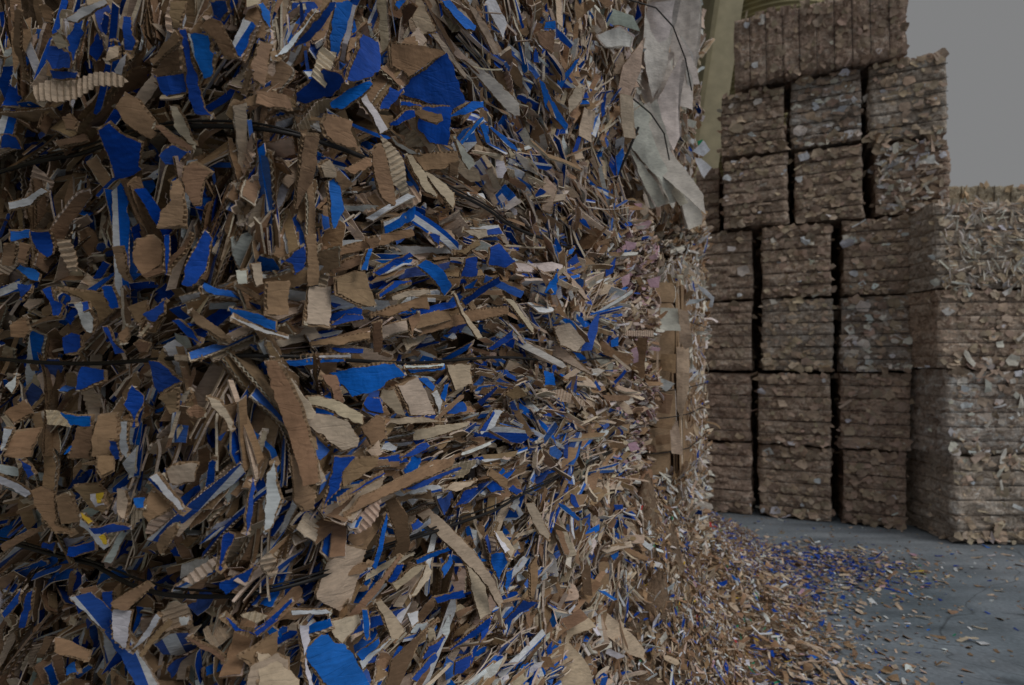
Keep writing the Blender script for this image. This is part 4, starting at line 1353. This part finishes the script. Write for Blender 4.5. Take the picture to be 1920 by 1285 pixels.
# right hand stack, nearer the camera
RE = np.array([1., -.03]); RE = RE / np.linalg.norm(RE)
def rp(x, y, z): return (x, y, z)
rs = [(3.82, 5.07, 0.0, .76, 'pale', .12, 'pale wired bale on the ground at the bottom of the right edge stack', 30),
      (3.76, 5.09, .77, .735, 'grey', .30, 'grey and tan flecked bale, second from the ground in the right edge stack', 30),
      (3.70, 5.10, 1.515, .69, 'tan', .10, 'tan bale with dark spots in the middle of the right edge stack', 10),
      (3.68, 5.10, 2.215, .76, 'pale', .25, 'shaggy pale bale of thin paper strips near the top of the right edge stack', 380)]
for x, y, z, h, t, wh, lb, sh in rs:
    h += .012
    back_bale((x, y, z), RE, (1.15, 1.0, h), t, lb, GT, 5, white=wh, shred=sh, nflakes=330)
    back_bale((x + 1.20, y - .05, z), RE, (1.1, 1.0, h), t, lb.replace('bale', 'bale', 1) + ', outer one', GT, 5, white=wh, shred=0, nflakes=60) if False else None
back_bale((4.15, 5.85, 2.36), RE, (1.6, .8, .98), 'straw', 'straw yellow bale of board seen over the top of the right edge stack', GT, 9, vertical=True, white=.05, nflakes=200)
# bales added behind the recess to shut out the sky
back_bale(wp(1.9, 0.0, 1.02), WD, (.62, .6, 1.50), 'brown', 'added sky-blocking lower bale behind the recess left of the right stack', GB, 5, white=.02, nflakes=50)
back_bale(wp(1.9, 1.51, 1.02), WD, (.62, .6, 1.42), 'brown', 'added sky-blocking upper bale behind the recess left of the right stack', GB, 5, white=.02, nflakes=50)
# ------------------------------------------------------------------ yard
def grid_sheet(name, x0, x1, y0, y1, n, mat, fz):
    X, Y = np.meshgrid(np.linspace(x0, x1, n), np.linspace(y0, y1, n), indexing='ij')
    V = np.column_stack([X.ravel(), Y.ravel(), fz(X.ravel(), Y.ravel())])
    idx = np.arange(n * n).reshape(n, n)
    T = np.stack([idx[:-1, :-1], idx[1:, :-1], idx[1:, 1:], idx[:-1, 1:]], -1).reshape(-1, 4)
    return mesh_obj(name, V, T, mat, smooth=True)
g = grid_sheet('ground', -80, 80, -60, 120, 3, ground_material(), lambda x, y: x * 0)
tag(g, 'grey blue concrete yard strewn with shreds', None, None, 'structure')

# heap of loose shreds sliding from the near stack and lying against the back bales
def heap_xy(X, Y):
    X = np.asarray(X, float); Y = np.asarray(Y, float)
    rx, ry = X - C0[0], Y - C0[1]
    t = rx * UR[0] + ry * UR[1]; s = rx * NR[0] + ry * NR[1]
    hm = 1.0 * sstep(t, 1.3, 1.75) * (1 - sstep(t, 2.2, 3.4))
    w_ = .22 - .08 * sstep(t, 2.1, 3.1)
    h = hm * np.exp(-(np.maximum(s, 0) / w_) ** 1.6) * 1.02
    h = h + .42 * np.exp(-((((X - 1.32) / .30) ** 2 + ((Y - 4.15) / .55) ** 2) ** .85))
    h = h + .30 * np.exp(-((((X - 1.64) / .32) ** 2 + ((Y - 5.25) / .6) ** 2) ** .85))
    h = h + .035 * np.exp(-((s - .3) / .4) ** 2) * (1 - sstep(t, 3.4, 4.6))
    return h
nx_, ny_ = 150, 230
Xg, Yg = np.meshgrid(np.linspace(.2, 2.9, nx_), np.linspace(1.7, 5.95, ny_), indexing='ij')
Z = heap_xy(Xg, Yg)
V = np.stack([Xg, Yg, Z], -1).reshape(-1, 3)
V[:, 2] = V[:, 2] * (1 + .25 * vnoise(V, .14, 9)) + vnoise(V, .03, 8) * .012 * np.clip(V[:, 2] * 8, 0, 1) - .045
V[:, 2] = np.maximum(V[:, 2], -.05)
idx = np.arange(nx_ * ny_).reshape(nx_, ny_)
T = np.stack([idx[:-1, :-1], idx[1:, :-1], idx[1:, 1:], idx[:-1, 1:]], -1).reshape(-1, 4)
keep = (V[T][:, :, 2].max(1) > -.03)
T = T[keep]
heap = thing('scrap_heap', (1.3, 3.4, 0), 'loose spill of brown, white and blue shreds at the foot of the near stack', 'heap')
heap['kind'] = 'stuff'
o = mesh_obj('mound', V, T, M_CORE, heap, smooth=True); o.location = -heap.location
hs = Store()
q = 0
while q < 15000:
    x = rng.uniform(.25, 2.7); y = rng.uniform(1.7, 5.9)
    r_ = np.array([x, y]) - C0; t = r_ @ UR; s = r_ @ NR
    if t < 3.25 and s < -.02: continue
    if (np.array([x, y]) - P0) @ IN > -.01: continue
    z = float(heap_xy(x, y))
    e = .01
    gx_ = (float(heap_xy(x + e, y)) - z) / e; gy_ = (float(heap_xy(x, y + e)) - z) / e
    sl = math.sqrt(1 + gx_ * gx_ + gy_ * gy_)
    if z < .02 or rng.random() > (.25 + .75 * min(1, z * 6)) * sl / 5: continue
    q += 1
    n3 = np.array([-gx_, -gy_, 1.]); n3 /= np.linalg.norm(n3)
    n3 = n3 + rng.normal(0, .45, 3); n3 /= np.linalg.norm(n3)
    d = rng.normal(0, 1, 3); d -= n3 * (d @ n3); d /= np.linalg.norm(d)
    cf, cb, code = palette(x, y, 'litter')
    if rng.random() < .25: cf = cb
    if rng.random() < .34 * math.exp(-(((x - 2.2) / .6) ** 2 + ((y - 4.6) / .8) ** 2)) + .03: cf = blue()
    big = rng.random() < .10
    tm = TL[rng.integers(len(TL))] if big else TK[rng.integers(len(TK))]
    sc = rng.uniform(.4, .9) if big else rng.uniform(.45, 1.4)
    place(hs, tm, np.array([x, y, max(z, .002) + rng.uniform(-.01, .022)]), d, n3, cf, cb, 0, sc, 1., None, .7 if rng.random() < .5 else .35)
o = hs.build('shreds', heap, kind='stuff'); o.location = -heap.location

# litter on the concrete: the many small bits as one mass, the largest as pieces of their own
def litter_spot():
    while True:
        px = rng.uniform(1180, 1990); py = rng.uniform(985, 1420)
        d = EYE * F / (py - 675); X = (px - 960) / F * d
        yield X, d, px, py
def density(X, Y):
    r = np.array([X, Y]) - C0; s = r @ NR; t = r @ UR
    if s < -.02 and t < 3.3: return 0
    s = abs(s) * (1 if s > 0 else .4)
    d = .8 * math.exp(-(s / .48) ** 1.8) * (1 - sstep(t, 3.5, 4.6))           # carpet by the stack
    d += .9 * math.exp(-(((X - 2.42) / .6) ** 2 + ((Y - 4.55) / .42) ** 2))     # blue drift
    d += .75 * math.exp(-(((X - 1.65) / .45) ** 2 + ((Y - 4.5) / .8) ** 2))
    d += .45 * math.exp(-(((X - 1.62) / .35) ** 2 + ((Y - 3.1) / .5) ** 2))
    d += .045 * (.4 + max(0, math.sin(X * 2.3 + Y * 1.7) * math.sin(X * 1.1 - Y * 2.9)) * 1.8)
    return d
def blueish(X, Y): return math.exp(-(((X - 2.42) / .6) ** 2 + ((Y - 4.55) / .5) ** 2))
lit = Store()
gen = litter_spot()
COLN = {'W': 'white', 'B': 'dark blue', 'L': 'bright blue', 'K': 'brown', 'P': 'pale tan', 'G': 'green', 'R': 'red', 'N': 'pink', 'Y': 'yellow'}
def litter_colour(X, Y, bigger=False):
    b = blueish(X, Y); u = rng.random()
    if u < .05 + .42 * b: return 'B'
    v = rng.random()
    for c, w in (('W', .13), ('L', .02), ('G', .010), ('R', .004), ('N', .012), ('Y', .004), ('P', .36)):
        if v < w: return c
        v -= w
    return 'K'
n = 0; tries = 0
while n < 10500 and tries < 200000:
    tries += 1
    # world-uniform candidates over the part of the yard the picture shows
    X = rng.uniform(.7, 5.6); Y = rng.uniform(2.5, 6.2)
    if rng.random() > density(X, Y): continue
    px, py = proj((X, Y, 0))
    if px > 1990 or py > 1380: continue
    if (np.array([X, Y]) - P0) @ IN > -.02 and X < 3.9: continue
    if Y > 5.05 and X > 3.75: continue
    c = litter_colour(X, Y)
    n3 = np.array([0, 0, 1.]) + rng.normal(0, .22, 3); n3 /= np.linalg.norm(n3)
    a = rng.uniform(0, 6.283); d = np.array([math.cos(a), math.sin(a), 0]); d -= n3 * (d @ n3); d /= np.linalg.norm(d)
    sc = rng.uniform(.35, .85) if rng.random() < .8 else rng.uniform(.85, 1.6)
    pile = density(X, Y)
    place(lit, TK[rng.integers(len(TK))], np.array([X, Y, .003 + rng.random() * .022 * min(1, pile)]), d, n3, tuple(.85 * v_ + .02 for v_ in jit(KR[c], .25)), jit(KR['K'], .2), 0, sc, 1.)
    n += 1
lit.build('paper_litter', kind='stuff', label='countless small shreds of board and paper scattered over the concrete')

made = 0; used = {}
SIZE = ['small', 'narrow', 'broad', 'long']
GL = 'larger board scraps lying on the concrete'
tries = 0
def where(X, Y, px, py):
    if blueish(X, Y) > .4: return 'in the blue drift before the back wall'
    r = np.array([X, Y]) - C0; s = r @ NR
    if Y > 5: return 'close to the foot of the back bales'
    if s < .9: return 'in the thick litter beside the near stack'
    if px > 1750: return 'on bare concrete by the right edge'
    if py > 1180: return 'on open concrete near the lower edge'
    return 'on open concrete in the middle of the yard'
while made < 230 and tries < 60000:
    tries += 1
    px = rng.uniform(1260, 1930); py = rng.uniform(985, 1300)
    d_ = EYE * F / (py - 675); X = (px - 960) / F * d_; Y = d_
    if rng.random() > density(X, Y) * 1.2 + .05: continue
    if (np.array([X, Y]) - P0) @ IN > -.08 and X < 3.9: continue
    if Y > 5.0 and X > 3.7: continue
    c = litter_colour(X, Y, True)
    kind = rng.integers(4)
    ol = {0: out_shard(.035, .028), 1: out_strip(.075, .014), 2: out_shard(.075, .055), 3: out_strip(.12, .022)}[int(kind)]
    Vv, Tt_, sf = board(ol, rng.uniform(.002, .0042), .005, .001, .012, False)
    Vv = deform(Vv, .08, rng.normal(0, 6), rng.normal(0, .4), (0, rng.normal(0, .4)), .001, rng.normal(0, 8))
    a = rng.uniform(0, 6.283); ca, sa = math.cos(a), math.sin(a)
    Vv = np.column_stack([Vv[:, 0] * ca - Vv[:, 1] * sa, Vv[:, 0] * sa + Vv[:, 1] * ca, Vv[:, 2] + Vv[:, 0] * rng.normal(0, .15)])
    Vv[:, 2] -= Vv[:, 2].min() - .001
    C = np.empty((len(Vv), 3)); C[:] = jit(KR[c], .15); C[sf == 2] = jit(KR['E'], .1)
    if c in 'BLWGRNY': C[sf == 1] = jit(KR['K'])
    zz_ = float(heap_xy(X, Y)); zz_ = zz_ if zz_ > .02 else 0.
    U = np.zeros((len(Vv), 3)); U[:, 0] = Vv[:, 0]
    o = mesh_obj('board_scrap', Vv + [X, Y, zz_ + .014 * min(1, density(X, Y))], Tt_, M_BOARD, None, C, U, origin=(X, Y, zz_))
    tag(o, f'{SIZE[int(kind)]} {COLN[c]} scrap {where(X, Y, px, py)}', 'scrap', GL)
    made += 1

# ------------------------------------------------------------------ shed behind the wall of bales
M_SHED = simple_mat('ochre_boarding', (.30, .26, .15), .75, 0, 5, .18, .2)
M_BEAM = simple_mat('yellow_timber', (.44, .39, .25), .7, 0, 6, .15, .2)
M_SHEET = simple_mat('corrugated_metal', (.30, .26, .13), .5, .3, 4, .2)
shed = thing('storage_shed', (2.9, 9.3, 0), 'ochre shed with pale timber post and curved corrugated sheet, glimpsed behind the bales', 'shed')
def boxm(name, c, s, mat, parent, rotz=0., roty=0.):
    P = np.array([[x, y, z] for x in (-.5, .5) for y in (-.5, .5) for z in (-.5, .5)]) * s
    Fq = np.array([[0, 1, 3, 2], [4, 6, 7, 5], [0, 4, 5, 1], [2, 3, 7, 6], [0, 2, 6, 4], [1, 5, 7, 3]])
    cy, sy = math.cos(roty), math.sin(roty)
    P = np.column_stack([P[:, 0] * cy + P[:, 2] * sy, P[:, 1], -P[:, 0] * sy + P[:, 2] * cy])
    cz, sz = math.cos(rotz), math.sin(rotz)
    P = np.column_stack([P[:, 0] * cz - P[:, 1] * sz, P[:, 0] * sz + P[:, 1] * cz, P[:, 2]])
    base = np.array([2.9, 9.3, 0.])
    return mesh_obj(name, P + np.array(c) - base, Fq, mat, parent)
# wall behind, post, wall on the right of the sheet
boxm('wall', (2.55, 9.6, 4.5), (1.9, .15, 9.), M_SHED, shed)
boxm('wall_panel', (4.78, 9.0, 4.5), (.52, .12, 9.), M_BEAM, shed)
boxm('post', (2.90, 8.85, 4.6), (.36, .3, 9.2), M_BEAM, shed, 0, .15)
boxm('post_trim', (2.68, 8.80, 4.6), (.07, .3, 9.2), M_SHED, shed, 0, .15)
boxm('added_block_wall', (-4.2, -4, 3.6), (.25, 22., 7.2), M_SHED, shed)  # out of view, added to block low sky light from the left
boxm('added_block_roof', (-2.7, -4, 7.3), (3.3, 22., .15), M_SHED, shed)  # out of view, added to cut overhead light on the left
# curved sheet: half cylinder with ring corrugations
nA, nZ = 40, 900
A_, Z_ = np.meshgrid(np.linspace(math.radians(180), math.radians(372), nA), np.linspace(0, 9, nZ), indexing='ij')
R_ = 1.10 + .012 * np.sin(Z_ / .085 * 2 * math.pi)
Vc = np.stack([4.36 + R_ * np.cos(A_), 9.9 + R_ * np.sin(A_), Z_], -1).reshape(-1, 3) - [2.9, 9.3, 0]
idx = np.arange(nA * nZ).reshape(nA, nZ)
Tc = np.stack([idx[:-1, :-1], idx[1:, :-1], idx[1:, 1:], idx[:-1, 1:]], -1).reshape(-1, 4)
mesh_obj('corrugated_sheet', Vc, Tc, M_SHEET, shed, smooth=True)

# put each near bale's empty at the foot of the bale
for key, d in NEAR.items():
    if key == 'C1': loc = Vector((.85, 2.9, 1.08))
    else:
        a = sum(d['a']) / 2; p, nn, al = surf(a, d['z'][0], -.4); loc = Vector(p)
    d['o'].location = loc
    for ch in d['o'].children: ch.location = -loc

# ------------------------------------------------------------------ light and air
SUN_EL, SUN_AZ = 50, 62           # azimuth from +Y towards +X... light from the right, a little behind the camera
w = bpy.data.worlds.new('World'); SC.world = w; w.use_nodes = True
nt = w.node_tree
for n_ in list(nt.nodes): nt.nodes.remove(n_)
wo = nt.nodes.new('ShaderNodeOutputWorld'); bg = nt.nodes.new('ShaderNodeBackground')
sky = nt.nodes.new('ShaderNodeTexSky'); sky.sky_type = 'NISHITA'; sky.sun_disc = False
SD = Vector((.76, -.53, .80)).normalized()       # towards the sun
sky.sun_elevation = math.asin(SD.z); sky.sun_rotation = math.atan2(SD.x, SD.y)
# overcast: clouds even the blue sky out, brighter towards the zenith
tc = nt.nodes.new('ShaderNodeTexCoord'); sp = nt.nodes.new('ShaderNodeSeparateXYZ')
nt.links.new(tc.outputs['Generated'], sp.inputs[0])
r_ = ramp(nt, sp.outputs[2], [(0., (4.65, 4.65, 4.65)), (.60, (4.65, 4.65, 4.65)), (.90, (18, 18.5, 19.2))])
# sky dimmed out of view on the left, to darken left-facing sides
dx_ = ramp(nt, math_n(nt, 'MULTIPLY_ADD', sp.outputs[0], .5, .5), [(.10, .38), (.62, 1.)])
r_ = mix_c(nt, 1., r_, dx_, 'MULTIPLY')
cm = mix_c(nt, .96, sky.outputs[0], r_)
nt.links.new(cm, bg.inputs[0]); bg.inputs[1].default_value = .1
nt.links.new(bg.outputs[0], wo.inputs[0])
sl = bpy.data.lights.new('overcast_sun', 'SUN'); sl.energy = 1.5; sl.angle = math.radians(24); sl.color = (1., .97, .93)
so = bpy.data.objects.new('overcast_sun', sl); COL.objects.link(so)
so.rotation_euler = SD.to_track_quat('Z', 'Y').to_euler()

# ------------------------------------------------------------------ camera
cd = bpy.data.cameras.new('camera'); cam = bpy.data.objects.new('camera', cd); COL.objects.link(cam)
cam.location = (0, 0, EYE); cam.rotation_euler = (math.radians(90), 0, 0)
cd.sensor_width = 36; cd.lens = 36 * F / 1920; cd.shift_y = 32.5 / 1920
cd.clip_start = .05; cd.clip_end = 500
cd.dof.use_dof = True; cd.dof.focus_distance = 1.15; cd.dof.aperture_fstop = 5.0
SC.camera = cam
SC.view_settings.view_transform = 'Standard'; SC.view_settings.look = 'None'
SC.view_settings.gamma = 1; SC.view_settings.exposure = -1.08; SC.view_settings.use_curve_mapping = False
SC.cycles.max_bounces = 5; SC.cycles.diffuse_bounces = 3
SC.cycles.use_denoising = True
